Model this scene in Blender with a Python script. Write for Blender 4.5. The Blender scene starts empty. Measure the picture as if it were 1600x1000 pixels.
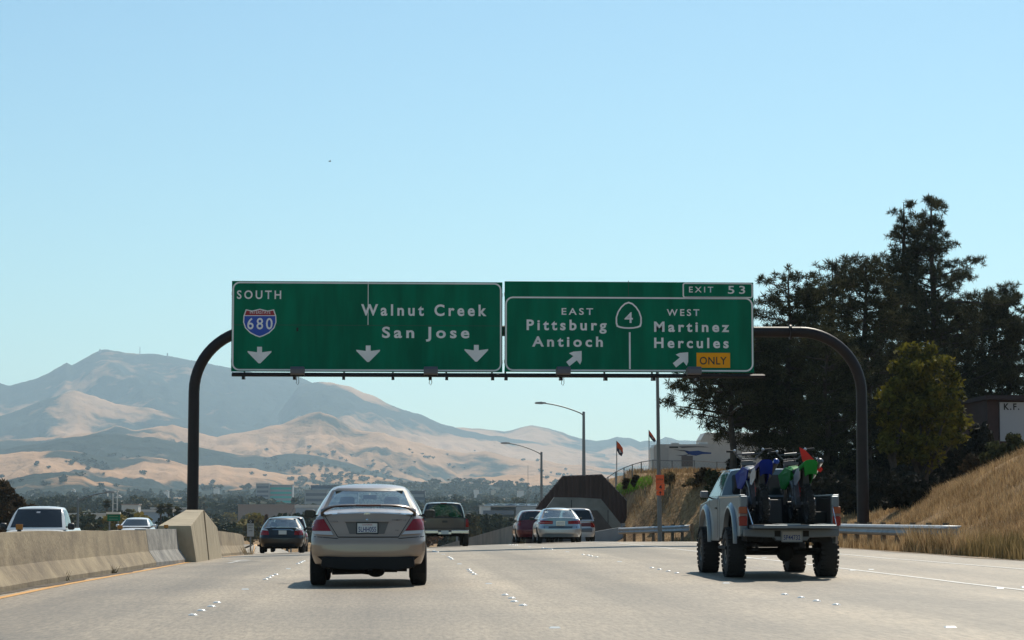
import bpy, bmesh, math, random
import numpy as np
from mathutils import Vector, Matrix, noise
from mathutils.bvhtree import BVHTree
R = math.radians
random.seed(7); RNG = np.random.default_rng(7)
scene = bpy.context.scene
COL = scene.collection

# ------------------------------------------------------------------ camera, sky, sun, exposure
EYE = 1.06; F = 3600.0
YAW = 3.04; PITCH = 4.89
cam_d = bpy.data.cameras.new('camera'); cam = bpy.data.objects.new('camera', cam_d); COL.objects.link(cam)
cam_d.sensor_width = 36; cam_d.lens = F / 1600 * 36; cam_d.clip_start = 0.5; cam_d.clip_end = 60000
cam.location = (0, 0, EYE); cam.rotation_euler = (R(90 + PITCH), 0, R(-YAW))
scene.camera = cam
SUN_EL, SUN_AZ = 47.0, 22.0            # azimuth to the right of the road direction (+Y)
w = bpy.data.worlds.new('World'); scene.world = w; w.use_nodes = True
nt = w.node_tree; nt.nodes.clear()
sky = nt.nodes.new('ShaderNodeTexSky'); sky.sky_type = 'NISHITA'; sky.sun_disc = False
sky.sun_elevation = R(SUN_EL); sky.sun_rotation = R(SUN_AZ); sky.altitude = 50
sky.air_density = 1.15; sky.dust_density = 0.25; sky.ozone_density = 4.2
bg = nt.nodes.new('ShaderNodeBackground'); bg.inputs['Strength'].default_value = 0.108
wo = nt.nodes.new('ShaderNodeOutputWorld')
tint = nt.nodes.new('ShaderNodeMix'); tint.data_type = 'RGBA'; tint.blend_type = 'MULTIPLY'; tint.inputs[0].default_value = 1; tint.inputs[7].default_value = (.83, .99, .93, 1)
nt.links.new(sky.outputs[0], tint.inputs[6]); nt.links.new(tint.outputs[2], bg.inputs[0]); nt.links.new(bg.outputs[0], wo.inputs[0])
sun_d = bpy.data.lights.new('sun', 'SUN'); sun_d.energy = 5.0; sun_d.angle = R(0.53); sun_d.color = (1, 0.92, 0.78)
sun = bpy.data.objects.new('sun', sun_d); COL.objects.link(sun)
SD = Vector((math.sin(R(SUN_AZ)) * math.cos(R(SUN_EL)), math.cos(R(SUN_AZ)) * math.cos(R(SUN_EL)), math.sin(R(SUN_EL))))
sun.rotation_euler = SD.to_track_quat('Z', 'Y').to_euler(); sun.location = (20, 20, 60)
vs = scene.view_settings; vs.view_transform = 'Standard'; vs.look = 'None'; vs.exposure = 0.04; vs.gamma = 1
scene.cycles.max_bounces = 6; scene.cycles.volume_bounces = 1; scene.cycles.transparent_max_bounces = 8
scene.cycles.use_denoising = True

_Rm = cam.rotation_euler.to_matrix()
def P(px, py, Y):
    """world point on the plane y = Y that the photograph's pixel looks at"""
    d = _Rm @ Vector(((px - 800) / F, (500 - py) / F, -1))
    t = Y / d.y
    return Vector((d.x * t, Y, EYE + d.z * t))

# ------------------------------------------------------------------ materials
MATS = {}
def mat(name, col, rough=0.6, metal=0.0, var=0.0, vscale=2.0, bump=0.0, bscale=20.0, coat=0.0, spec=0.5,
        col2=None, detail=4, stretch=(1, 1, 1), island=0.0, emis=0, trans=0.0):
    if name in MATS: return MATS[name]
    m = bpy.data.materials.new(name); m.use_nodes = True; MATS[name] = m
    nt = m.node_tree; n = nt.nodes; l = nt.links; b = n['Principled BSDF']
    b.inputs['Base Color'].default_value = (*col, 1); b.inputs['Roughness'].default_value = rough
    b.inputs['Metallic'].default_value = metal; b.inputs['Coat Weight'].default_value = coat
    b.inputs['Coat Roughness'].default_value = 0.04; b.inputs['Specular IOR Level'].default_value = spec
    if trans: b.inputs['Transmission Weight'].default_value = trans
    tc = n.new('ShaderNodeTexCoord'); mp = n.new('ShaderNodeMapping'); mp.inputs['Scale'].default_value = stretch
    l.new(tc.outputs['Object'], mp.inputs[0])
    if var or col2:
        t = n.new('ShaderNodeTexNoise'); t.inputs['Scale'].default_value = vscale; t.inputs['Detail'].default_value = detail
        t.inputs['Roughness'].default_value = 0.6
        l.new(mp.outputs[0], t.inputs[0])
        r = n.new('ShaderNodeValToRGB'); r.color_ramp.elements[0].position = 0.32; r.color_ramp.elements[1].position = 0.68
        c2 = col2 or tuple(c * (1 - var) for c in col)
        c1 = col if col2 else tuple(min(1, c * (1 + var)) for c in col)
        r.color_ramp.elements[0].color = (*c2, 1); r.color_ramp.elements[1].color = (*c1, 1)
        l.new(t.outputs['Fac'], r.inputs[0]); out = r.outputs[0]
        if island:
            g = n.new('ShaderNodeNewGeometry'); mx = n.new('ShaderNodeMapRange')
            mx.inputs['To Min'].default_value = 1 - island; mx.inputs['To Max'].default_value = 1 + island
            l.new(g.outputs['Random Per Island'], mx.inputs[0])
            mm = n.new('ShaderNodeMix'); mm.data_type = 'RGBA'; mm.blend_type = 'MULTIPLY'; mm.inputs[0].default_value = 1
            l.new(out, mm.inputs[6]); l.new(mx.outputs[0], mm.inputs[7]); out = mm.outputs[2]
        l.new(out, b.inputs['Base Color'])
    if bump:
        t2 = n.new('ShaderNodeTexNoise'); t2.inputs['Scale'].default_value = bscale; t2.inputs['Detail'].default_value = 5
        l.new(mp.outputs[0], t2.inputs[0]); bp = n.new('ShaderNodeBump'); bp.inputs['Strength'].default_value = bump
        bp.inputs['Distance'].default_value = 0.05; l.new(t2.outputs['Fac'], bp.inputs['Height']); l.new(bp.outputs[0], b.inputs['Normal'])
    return m
def bsdf(m): return m.node_tree.nodes['Principled BSDF']

# ------------------------------------------------------------------ mesh helpers
class MB:
    def __init__(s): s.v = []; s.f = []
    def add(s, vs, fs):
        o = len(s.v); s.v.extend([tuple(p) for p in vs]); s.f.extend([tuple(i + o for i in f) for f in fs]); return s
    def box(s, x0, x1, y0, y1, z0, z1, m=None):
        v = [(x, y, z) for z in (z0, z1) for y in (y0, y1) for x in (x0, x1)]
        if m is not None: v = [m @ Vector(p) for p in v]
        return s.add(v, [(0, 2, 3, 1), (4, 5, 7, 6), (0, 1, 5, 4), (1, 3, 7, 5), (3, 2, 6, 7), (2, 0, 4, 6)])
    def tube(s, pts, r, n=8, cap=True):
        pts = [Vector(p) for p in pts]; rs = r if isinstance(r, (list, tuple)) else [r] * len(pts)
        vs = []; up0 = None
        for i, p in enumerate(pts):
            d = (pts[min(i + 1, len(pts) - 1)] - pts[max(i - 1, 0)]).normalized()
            if up0 is None: up0 = Vector((0, 0, 1)) if abs(d.z) < 0.9 else Vector((1, 0, 0))
            a = d.cross(up0).normalized(); b = a.cross(d).normalized(); up0 = b
            for k in range(n):
                t = 2 * math.pi * k / n; vs.append(p + (a * math.cos(t) + b * math.sin(t)) * rs[i])
        fs = [(i * n + k, i * n + (k + 1) % n, (i + 1) * n + (k + 1) % n, (i + 1) * n + k) for i in range(len(pts) - 1) for k in range(n)]
        if cap: fs += [tuple(range(n))[::-1], tuple((len(pts) - 1) * n + k for k in range(n))]
        return s.add(vs, fs)
    def lathe(s, prof, c=(0, 0, 0), axis='X', n=28, cap=False):
        vs = []
        for (a, r) in prof:
            for k in range(n):
                t = 2 * math.pi * k / n; p = (a, r * math.cos(t), r * math.sin(t))
                if axis == 'Z': p = (p[1], p[2], p[0])
                if axis == 'Y': p = (p[2], p[0], p[1])
                vs.append((p[0] + c[0], p[1] + c[1], p[2] + c[2]))
        fs = [(i * n + k, i * n + (k + 1) % n, (i + 1) * n + (k + 1) % n, (i + 1) * n + k) for i in range(len(prof) - 1) for k in range(n)]
        if cap: fs += [tuple(range(n))[::-1], tuple((len(prof) - 1) * n + k for k in range(n))]
        return s.add(vs, fs)
    def prism(s, out, a0, a1, plane='xz'):
        """outline in a plane, extruded along the third axis"""
        def q(p, a):
            return {'xz': (p[0], a, p[1]), 'yz': (a, p[0], p[1]), 'xy': (p[0], p[1], a)}[plane]
        n = len(out)
        return s.add([q(p, a0) for p in out] + [q(p, a1) for p in out],
                     [tuple(range(n)), tuple(range(2 * n - 1, n - 1, -1))] + [(i, i + n, (i + 1) % n + n, (i + 1) % n) for i in range(n)])
    def sphere(s, c, r, nu=12, nv=8, sx=1, sy=1, sz=1):
        vs = [(c[0] + sx * r * math.sin(math.pi * j / nv) * math.cos(2 * math.pi * i / nu), c[1] + sy * r * math.sin(math.pi * j / nv) * math.sin(2 * math.pi * i / nu), c[2] + sz * r * math.cos(math.pi * j / nv)) for j in range(nv + 1) for i in range(nu)]
        return s.add(vs, [(j * nu + i, (j + 1) * nu + i, (j + 1) * nu + (i + 1) % nu, j * nu + (i + 1) % nu) for j in range(nv) for i in range(nu)])
    def mesh(s, name='m'):
        me = bpy.data.meshes.new(name); me.from_pydata(s.v, [], s.f)
        bm = bmesh.new(); bm.from_mesh(me)
        bmesh.ops.remove_doubles(bm, verts=bm.verts, dist=1e-5)
        bmesh.ops.recalc_face_normals(bm, faces=bm.faces); bm.to_mesh(me); bm.free(); return me

def smooth_mesh(me, ang=None):
    me.polygons.foreach_set('use_smooth', [True] * len(me.polygons))
    if ang is not None:
        try: me.set_sharp_from_angle(angle=R(ang))
        except Exception: pass
def mk(name, mb, m, parent=None, smooth=None, bevel=0, loc=None, label=None):
    me = mb if isinstance(mb, bpy.types.Mesh) else mb.mesh(name)
    if m: me.materials.clear(); me.materials.append(m)
    if smooth is not None: smooth_mesh(me, smooth)
    o = bpy.data.objects.new(name, me); COL.objects.link(o)
    if parent: o.parent = parent
    if loc is not None: o.location = loc
    if bevel:
        b = o.modifiers.new('bevel', 'BEVEL'); b.width = bevel; b.segments = 2; b.limit_method = 'ANGLE'; b.angle_limit = R(35)
    if label: o['label'] = label
    return o
def tag(o, label=None, cat=None, group=None, kind=None):
    if label: o['label'] = label
    if cat: o['category'] = cat
    if group: o['group'] = group
    if kind: o['kind'] = kind
    return o
def thing(name, label, cat, loc=(0, 0, 0), rz=0.0, group=None, rot=None):
    o = bpy.data.objects.new(name, None); COL.objects.link(o); o.location = loc; o.rotation_euler = rot or (0, 0, rz)
    o.empty_display_size = 0.3
    return tag(o, label, cat, group)
def copy_tree(o, parent=None):
    c = o.copy(); COL.objects.link(c); c.parent = parent
    for ch in o.children: copy_tree(ch, c)
    return c
def fast_mesh(name, V, tri, m):
    """V (n,3) array, tri (k,3 or 4) array"""
    me = bpy.data.meshes.new(name); k = tri.shape[1]
    me.vertices.add(len(V)); me.vertices.foreach_set('co', V.astype(np.float32).ravel())
    me.loops.add(tri.size); me.loops.foreach_set('vertex_index', tri.astype(np.int32).ravel())
    me.polygons.add(len(tri)); me.polygons.foreach_set('loop_start', np.arange(0, tri.size, k, dtype=np.int32))
    try: me.polygons.foreach_set('loop_total', np.full(len(tri), k, dtype=np.int32))
    except Exception: pass
    me.update(calc_edges=True); me.validate()
    if m: me.materials.append(m)
    return me

# lettering: built-in font turned into mesh
def text_mesh(s, x0, x1, z0, cap, weight=0.0, depth=0.004, space=None, asp=0.9):
    """letters in the xz plane facing -y; fitted to width x0..x1 (or centred when x1 is None), capitals cap high"""
    if space is None:
        space = 1.0
        if x1 is not None and len(s) > 1:
            def wof(sp):
                c_ = bpy.data.curves.new('q', 'FONT'); c_.body = s; c_.size = 1; c_.offset = weight; c_.space_character = sp; o_ = bpy.data.objects.new('q', c_); m_ = bpy.data.meshes.new_from_object(o_)
                xs = [v.co.x for v in m_.vertices]; bpy.data.objects.remove(o_); bpy.data.curves.remove(c_); bpy.data.meshes.remove(m_); return max(xs) - min(xs)
            w1, w2 = wof(1.0), wof(1.5); want = (x1 - x0) / (asp * cap / (0.729 + 2 * weight)); space = max(1.0, min(1.42, 1 + .5 * (want - w1) / (w2 - w1)))
    cu = bpy.data.curves.new('lettering', 'FONT'); cu.body = s; cu.size = 1; cu.offset = weight; cu.space_character = space
    cu.extrude = 0.0; cu.resolution_u = 4
    ob = bpy.data.objects.new('t', cu); me = bpy.data.meshes.new_from_object(ob)
    co = np.empty(len(me.vertices) * 3, dtype=np.float32); me.vertices.foreach_get('co', co); co = co.reshape(-1, 3)
    CAP = 0.729 + 2 * weight
    sz = cap / CAP
    lo, hi = co[:, 0].min(), co[:, 0].max()
    if x1 is None: sx = sz; base = x0 - (hi + lo) / 2 * sx
    else: sx = (x1 - x0) / (hi - lo); base = x0 - lo * sx
    V = np.stack([co[:, 0] * sx + base, np.zeros(len(co)) - depth, (co[:, 1] + weight) * sz + z0], 1)
    me.vertices.foreach_set('co', V.astype(np.float32).ravel()); me.update()
    bpy.data.objects.remove(ob); bpy.data.curves.remove(cu)
    return me
def text(s, parent, m, x0, x1, z0, cap, y, name='lettering', **k):
    me = text_mesh(s, x0, x1, z0, cap, **k); o = mk(name, me, m, parent); o.location = (0, y, 0); return o

# a box whose surface grid is bent by a function: car bodies and cabs
def boxmap(nx, ny, nz, f):
    idx = {}; V = []; Fc = []
    def vid(i, j, k):
        key = (i, j, k)
        if key not in idx:
            idx[key] = len(V); V.append(f(2 * i / nx - 1, j / ny, k / nz))
        return idx[key]
    for i in range(nx):
        for j in range(ny):
            for k in (0, nz): Fc.append([vid(i, j, k), vid(i + 1, j, k), vid(i + 1, j + 1, k), vid(i, j + 1, k)])
    for i in range(nx):
        for k in range(nz):
            for j in (0, ny): Fc.append([vid(i, j, k), vid(i + 1, j, k), vid(i + 1, j, k + 1), vid(i, j, k + 1)])
    for j in range(ny):
        for k in range(nz):
            for i in (0, nx): Fc.append([vid(i, j, k), vid(i, j + 1, k), vid(i, j + 1, k + 1), vid(i, j, k + 1)])
    mb = MB(); mb.v = V; mb.f = Fc
    par = {v: k for k, v in idx.items()}; mb.uvw = [tuple(sum(par[i][a] for i in f) / 4 / (nx, ny, nz)[a] for a in range(3)) for f in Fc]
    return mb
def cut(mb, drop):
    m = MB(); m.v = mb.v; m.f = [f for f, p in zip(mb.f, mb.uvw) if not drop(*p)]; return m
def tinted_glass(name, tint, gl=.10, rough=.03):
    if name in MATS: return MATS[name]
    m = bpy.data.materials.new(name); m.use_nodes = True; MATS[name] = m; n = m.node_tree.nodes; l = m.node_tree.links; n.remove(n['Principled BSDF'])
    tr = n.new('ShaderNodeBsdfTransparent'); tr.inputs[0].default_value = (*tint, 1); g = n.new('ShaderNodeBsdfGlossy'); g.inputs['Roughness'].default_value = rough
    fr = n.new('ShaderNodeFresnel'); fr.inputs['IOR'].default_value = 1.5; ma = n.new('ShaderNodeMath'); ma.operation = 'MULTIPLY_ADD'; ma.inputs[1].default_value = 1.0; ma.inputs[2].default_value = gl; ma.use_clamp = True
    mx = n.new('ShaderNodeMixShader'); l.new(fr.outputs[0], ma.inputs[0]); l.new(ma.outputs[0], mx.inputs[0]); l.new(tr.outputs[0], mx.inputs[1]); l.new(g.outputs[0], mx.inputs[2]); l.new(mx.outputs[0], n['Material Output'].inputs[0]); return m
def bvh_of(*meshes):
    V = []; Fc = []
    for me in meshes:
        o = len(V); V += [v.co.copy() for v in me.vertices]; Fc += [[i + o for i in p.vertices] for p in me.polygons]
    return BVHTree.FromPolygons(V, Fc)
def patch(bvh, out, view='rear', eps=0.006, sub=3, thick=0.0):
    """panel laid on a body: outline seen from a side, projected onto the body's surface"""
    D = {'rear': Vector((0, 1, 0)), 'front': Vector((0, -1, 0)), 'left': Vector((1, 0, 0)), 'right': Vector((-1, 0, 0)), 'top': Vector((0, 0, -1))}[view]
    bm = bmesh.new()
    def p3(a, b):
        if view in ('rear', 'front'): return Vector((a, 0, b)) - D * 12
        if view in ('left', 'right'): return Vector((0, a, b)) - D * 12
        return Vector((a, b, 0)) - D * 12
    f = bm.faces.new([bm.verts.new(p3(*q)) for q in out])
    bmesh.ops.triangulate(bm, faces=bm.faces[:])
    for _ in range(sub):
        bmesh.ops.subdivide_edges(bm, edges=[e for e in bm.edges if e.calc_length() > 0.06], cuts=1, use_grid_fill=False)
        bmesh.ops.triangulate(bm, faces=[f for f in bm.faces if len(f.verts) > 3])
    bad = []; hits = {}
    for v in bm.verts:
        h = bvh.ray_cast(v.co, D)
        if h[0] is None: bad.append(v); continue
        n = h[1] if h[1].dot(D) < 0 else -h[1]
        hits[v] = (h[0].copy(), n.copy())
    if bad: bmesh.ops.delete(bm, geom=bad, context='VERTS')
    for v in bm.verts:
        c, n = hits[v]; v.co = c + n * (eps + thick) 
    if thick:
        be = [e for e in bm.edges if e.is_boundary]
        r = bmesh.ops.extrude_edge_only(bm, edges=be)
        for v in [g for g in r['geom'] if isinstance(g, bmesh.types.BMVert)]: v.co += D * (thick + 0.02)
    me = bpy.data.meshes.new('patch'); bm.to_mesh(me); bm.free(); smooth_mesh(me, 40); return me
def ell(cx, cy, rx, ry, n=20, a0=0, a1=360): return [(cx + rx * math.cos(R(a0 + (a1 - a0) * i / n)), cy + ry * math.sin(R(a0 + (a1 - a0) * i / n))) for i in range(n if a1 - a0 == 360 else n + 1)]
def rrect(x0, x1, y0, y1, r, n=5):
    o = []
    for (cx, cy, a) in ((x1 - r, y1 - r, 0), (x0 + r, y1 - r, 90), (x0 + r, y0 + r, 180), (x1 - r, y0 + r, 270)):
        o += [(cx + r * math.cos(R(a + 90 * i / n)), cy + r * math.sin(R(a + 90 * i / n))) for i in range(n + 1)]
    return o
def mirror(out): return [(-a, b) for a, b in out][::-1]
def ring(mb, outer, inner, y0, y1):
    n = len(outer)
    v = [(p[0], y, p[1]) for y in (y0, y1) for L in (outer, inner) for p in L]
    f = []
    for i in range(n):
        j = (i + 1) % n
        f += [(i, j, n + j, n + i), (2 * n + i, 3 * n + i, 3 * n + j, 2 * n + j), (i, 2 * n + i, 2 * n + j, j), (n + i, n + j, 3 * n + j, 3 * n + i)]
    return mb.add(v, f)
# ------------------------------------------------------------------ terrain functions
def npi(x, tab): return np.interp(x, [t[0] for t in tab], [t[1] for t in tab])
C_TAB = [(0, .003), (37, .003), (50, .014), (68, .021), (90, .037), (140, .037), (200, .01), (260, 0)]
def xoff(Y): return -np.maximum(0, np.asarray(Y, float) - 60) ** 2 / 1600
def crest(Y):
    Y = np.asarray(Y, float)
    a = -1.2e-4 * np.clip(Y - 50, 0, 150) ** 2
    b = -2.7 - (Y - 200) * 0.036
    z = np.where(Y > 200, np.maximum(b, -6.0), a)
    return z
def valley(Y): return npi(Y, [(0, -6), (1100, -6.2), (1500, -1), (2500, 10), (3500, 30), (4500, 40), (20000, 60)])
def sstep(t): t = np.clip(t, 0, 1); return t * t * (3 - 2 * t)
def road_z(X, Y):
    X = np.asarray(X, float); Y = np.asarray(Y, float)
    Xr = X - xoff(Y) * 0.0
    z = npi(Y, C_TAB) * np.clip(X, -6.3, 8) + crest(Y)
    return z + (.75 * sstep((Y - 88) / 30) * np.clip((200 - Y) / 60, 0, 1) - 0.28) * np.clip((-6.3 - X) / 0.4, 0, 1)
def edge_r(Y): return 13.8 - np.clip(np.asarray(Y, float) - 75, 0, 400) ** 2 / 520
H_TAB = [(0, 3.5), (66, 3.6), (76, 3.6), (82, 2.9), (88, 1.9), (95, 1.5), (104, 2.2), (112, 3.1), (120, 3.7), (130, 4.1), (150, 4.6), (200, 5), (300, 5)]
W_TAB = [(0, 8.5), (92, 8.5), (104, 5.5), (116, 2.6), (130, 1.6), (300, 3)]
def sstep(t): t = np.clip(t, 0, 1); return t * t * (3 - 2 * t)
def bump_noise(X, Y): return (np.sin(X * 0.9 + Y * 0.35) + np.sin(X * 0.37 - Y * 0.61 + 2) + np.sin(X * 1.7 + Y * 1.3 + 1) * .5) * 0.05
def ground_z(X, Y):
    X = np.asarray(X, float); Y = np.asarray(Y, float)
    z = road_z(X, Y) - 0.07
    er = edge_r(np.minimum(Y, 150))
    d = X - np.maximum(er + 0.9, np.where(Y > 100, np.clip(11.3 + (Y - 112) * .04, 11.3, 12.6), 0))
    bank = npi(Y, H_TAB) * sstep(d / npi(Y, W_TAB)) * (1 + 0.0 * X) + np.where(d > 0, bump_noise(X, Y) * sstep(d / 3), 0)
    bank = bank * np.where(Y > 150, np.clip(1 - (Y - 150) / 120, 0, 1), 1)
    z = z + bank
    z = np.where(X > er + 30, z + (X - er - 30) * 0.06 * np.clip(1 - Y / 300, 0, 1), z)
    dl = -23 - X
    z = z - np.clip(dl, 0, 14) * 0.22 * np.clip(1 - Y / 300, 0, 1)
    t = sstep((Y - 230) / 120)
    return z * (1 - t) + valley(Y) * t
def gz(x, y): return float(ground_z(x, y))
def rz_(x, y): return float(road_z(x, y))

def attr_grid(name, XS, YS, zf, m, smooth=True):
    XX, YY = np.meshgrid(XS, YS); Z = zf(XX, YY)
    V = np.stack([XX.ravel(), YY.ravel(), Z.ravel()], 1); nx, ny = len(XS), len(YS)
    i = np.arange(nx - 1); j = np.arange(ny - 1); I, J = np.meshgrid(i, j); a = (J * nx + I).ravel()
    q = np.stack([a, a + 1, a + nx + 1, a + nx], 1)
    me = fast_mesh(name, V, q, m)
    if smooth: smooth_mesh(me)
    o = bpy.data.objects.new(name, me); COL.objects.link(o); return o
def strip(name, xl, xr, YS, m, dz, kind='structure', nx=6):
    """sheet following the road between two x(Y) curves"""
    V = []; YS = np.asarray(YS, float)
    L = np.array([xl(y) for y in YS]); Rr = np.array([xr(y) for y in YS])
    ts = np.linspace(0, 1, nx + 1)
    XX = L[:, None] * (1 - ts) + Rr[:, None] * ts; YY = np.repeat(YS[:, None], nx + 1, 1)
    Z = road_z(XX, YY) + dz; V = np.stack([XX.ravel(), YY.ravel(), Z.ravel()], 1)
    n = nx + 1; I, J = np.meshgrid(np.arange(nx), np.arange(len(YS) - 1)); a = (J * n + I).ravel()
    me = fast_mesh(name, V, np.stack([a, a + 1, a + n + 1, a + n], 1), m); smooth_mesh(me)
    o = bpy.data.objects.new(name, me); COL.objects.link(o); o['kind'] = kind; return o

# ground material: dry grass, dirt
def ground_material():
    m = bpy.data.materials.new('dry_ground'); m.use_nodes = True; n = m.node_tree.nodes; l = m.node_tree.links; b = n['Principled BSDF']
    b.inputs['Roughness'].default_value = .95; b.inputs['Specular IOR Level'].default_value = .1
    tc = n.new('ShaderNodeTexCoord')
    t1 = n.new('ShaderNodeTexNoise'); t1.inputs['Scale'].default_value = .35; t1.inputs['Detail'].default_value = 7
    t2 = n.new('ShaderNodeTexNoise'); t2.inputs['Scale'].default_value = 5; t2.inputs['Detail'].default_value = 6
    l.new(tc.outputs['Object'], t1.inputs[0]); l.new(tc.outputs['Object'], t2.inputs[0])
    r1 = n.new('ShaderNodeValToRGB'); e = r1.color_ramp.elements
    e[0].position = .3; e[0].color = (.19, .125, .07, 1); e[1].position = .7; e[1].color = (.46, .31, .16, 1)
    r2 = n.new('ShaderNodeValToRGB'); e = r2.color_ramp.elements
    e[0].position = .3; e[0].color = (.55, .5, .45, 1); e[1].position = .7; e[1].color = (1.1, 1.05, 1, 1)
    mx = n.new('ShaderNodeMix'); mx.data_type = 'RGBA'; mx.blend_type = 'MULTIPLY'; mx.inputs[0].default_value = 1
    l.new(t1.outputs['Fac'], r1.inputs[0]); l.new(t2.outputs['Fac'], r2.inputs[0]); l.new(r1.outputs[0], mx.inputs[6]); l.new(r2.outputs[0], mx.inputs[7])
    l.new(mx.outputs[2], b.inputs['Base Color'])
    bp = n.new('ShaderNodeBump'); bp.inputs['Strength'].default_value = .8; bp.inputs['Distance'].default_value = .15
    l.new(t2.outputs['Fac'], bp.inputs['Height']); l.new(bp.outputs[0], b.inputs['Normal'])
    return m
GX = np.concatenate([[-16000, -9000, -5000, -2500, -1200, -600, -300, -150, -90, -60], np.arange(-40, 40, .8), np.arange(40, 90, 4), [110, 150, 200, 300, 600, 1200, 2500, 5000, 9000, 16000]])
GY = np.concatenate([[-400, -150, -60, -30], np.arange(-10, 160, 1.2), np.arange(160, 400, 6), np.arange(400, 1200, 40), np.arange(1200, 5000, 200), [6000, 9000, 13000, 17000]])
tag(attr_grid('ground', GX, GY, ground_z, ground_material()), kind='structure')

# pavement
def asphalt(name, c1, c2, streak=True):
    m = bpy.data.materials.new(name); m.use_nodes = True; n = m.node_tree.nodes; l = m.node_tree.links; b = n['Principled BSDF']
    b.inputs['Roughness'].default_value = .62; b.inputs['Specular IOR Level'].default_value = .42
    tc = n.new('ShaderNodeTexCoord')
    mp = n.new('ShaderNodeMapping'); mp.inputs['Scale'].default_value = (1, .03, 1); l.new(tc.outputs['Object'], mp.inputs[0])
    t1 = n.new('ShaderNodeTexNoise'); t1.inputs['Scale'].default_value = 1.3; t1.inputs['Detail'].default_value = 5; l.new(mp.outputs[0], t1.inputs[0])
    r = n.new('ShaderNodeValToRGB'); e = r.color_ramp.elements; e[0].position = .3; e[0].color = (*c1, 1); e[1].position = .7; e[1].color = (*c2, 1)
    l.new(t1.outputs['Fac'], r.inputs[0])
    t2 = n.new('ShaderNodeTexNoise'); t2.inputs['Scale'].default_value = 20; t2.inputs['Detail'].default_value = 6; t2.inputs['Roughness'].default_value = .8
    mp2 = n.new('ShaderNodeMapping'); mp2.inputs['Scale'].default_value = (1, .13, 1); l.new(tc.outputs['Object'], mp2.inputs[0]); l.new(mp2.outputs[0], t2.inputs[0])
    r2 = n.new('ShaderNodeValToRGB'); e = r2.color_ramp.elements; e[0].position = .36; e[0].color = (.62, .62, .62, 1); e[1].position = .64; e[1].color = (1.33, 1.33, 1.33, 1)
    l.new(t2.outputs['Fac'], r2.inputs[0])
    t3 = n.new('ShaderNodeTexNoise'); t3.inputs['Scale'].default_value = .22; t3.inputs['Detail'].default_value = 3; l.new(tc.outputs['Object'], t3.inputs[0])
    r3 = n.new('ShaderNodeValToRGB'); e = r3.color_ramp.elements; e[0].position = .35; e[0].color = (.82, .82, .82, 1); e[1].position = .65; e[1].color = (1.1, 1.08, 1.05, 1)
    l.new(t3.outputs['Fac'], r3.inputs[0])
    a = n.new('ShaderNodeMix'); a.data_type = 'RGBA'; a.blend_type = 'MULTIPLY'; a.inputs[0].default_value = 1
    c = n.new('ShaderNodeMix'); c.data_type = 'RGBA'; c.blend_type = 'MULTIPLY'; c.inputs[0].default_value = 1
    l.new(r.outputs[0], a.inputs[6]); l.new(r2.outputs[0], a.inputs[7]); l.new(a.outputs[2], c.inputs[6]); l.new(r3.outputs[0], c.inputs[7])
    # worn wheel tracks: two darker bands per lane, a fixed wear mark of the surface itself
    sp = n.new('ShaderNodeSeparateXYZ'); l.new(tc.outputs['Object'], sp.inputs[0])
    w1 = n.new('ShaderNodeMath'); w1.operation = 'MULTIPLY_ADD'; w1.inputs[1].default_value = 2 * math.pi / 3.45; w1.inputs[2].default_value = -2 * math.pi * (3.3 / 3.45) 
    l.new(sp.outputs[0], w1.inputs[0]); cs = n.new('ShaderNodeMath'); cs.operation = 'COSINE'; l.new(w1.outputs[0], cs.inputs[0])
    mr = n.new('ShaderNodeMapRange'); mr.inputs[1].default_value = -1; mr.inputs[2].default_value = 1; mr.inputs[3].default_value = 1.08; mr.inputs[4].default_value = .74
    l.new(cs.outputs[0], mr.inputs[0])
    d = n.new('ShaderNodeMix'); d.data_type = 'RGBA'; d.blend_type = 'MULTIPLY'; d.inputs[0].default_value = 1
    l.new(c.outputs[2], d.inputs[6]); l.new(mr.outputs[0], d.inputs[7])
    l.new(d.outputs[2], b.inputs['Base Color'])
    bp = n.new('ShaderNodeBump'); bp.inputs['Strength'].default_value = .5; bp.inputs['Distance'].default_value = .01
    l.new(t2.outputs['Fac'], bp.inputs['Height']); l.new(bp.outputs[0], b.inputs['Normal'])
    return m
M_ROAD = asphalt('worn_pavement', (.195, .155, .108), (.32, .256, .18))
YR = np.concatenate([np.arange(-30, 230, 2.0)])
strip('highway', lambda y: -5.9 + float(xoff(y)) * .7, lambda y: float(edge_r(min(y, 150))) + 1.4 * min(1, max(0, (52 - y) / 14)), YR, M_ROAD, 0.0, nx=30)
strip('opposite_highway', lambda y: -23, lambda y: -6.75, YR, M_ROAD, 0.0, nx=8)
M_PAINT = mat('white_road_paint', (.62, .6, .55), .6, var=.25, vscale=9)
M_YEL = mat('yellow_road_paint', (.62, .30, .05), .6, var=.25, vscale=6)
def xa(x, y): return x * (1 + .0095 * max(x, 0) * min(1, max(0, (52 - y) / 14)))
def line(name, x, wdt, y0, y1, m, dz=.005):
    return strip(name, lambda y: xa(x, y) + float(xoff(y)) * .75 - wdt / 2, lambda y: xa(x, y) + float(xoff(y)) * .75 + wdt / 2, np.arange(y0, y1, 2.0), m, dz, nx=1)
line('yellow_edge_line', -5.18, .14, 10, 130, M_YEL)
line('white_lane_line', 8.35, .11, 10, 120, M_PAINT)
line('white_edge_line', 11.35, .11, 10, 110, M_PAINT)
M_DIRT = mat('gutter_dirt', (.10, .08, .06), .95, var=.5, vscale=3, bump=.6, bscale=14)
strip('gutter', lambda y: -5.86, lambda y: -5.31 + .07 * math.sin(y * .7) + .04 * math.sin(y * 1.9), np.arange(8, 62, .5), M_DIRT, .006, nx=2)
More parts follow.
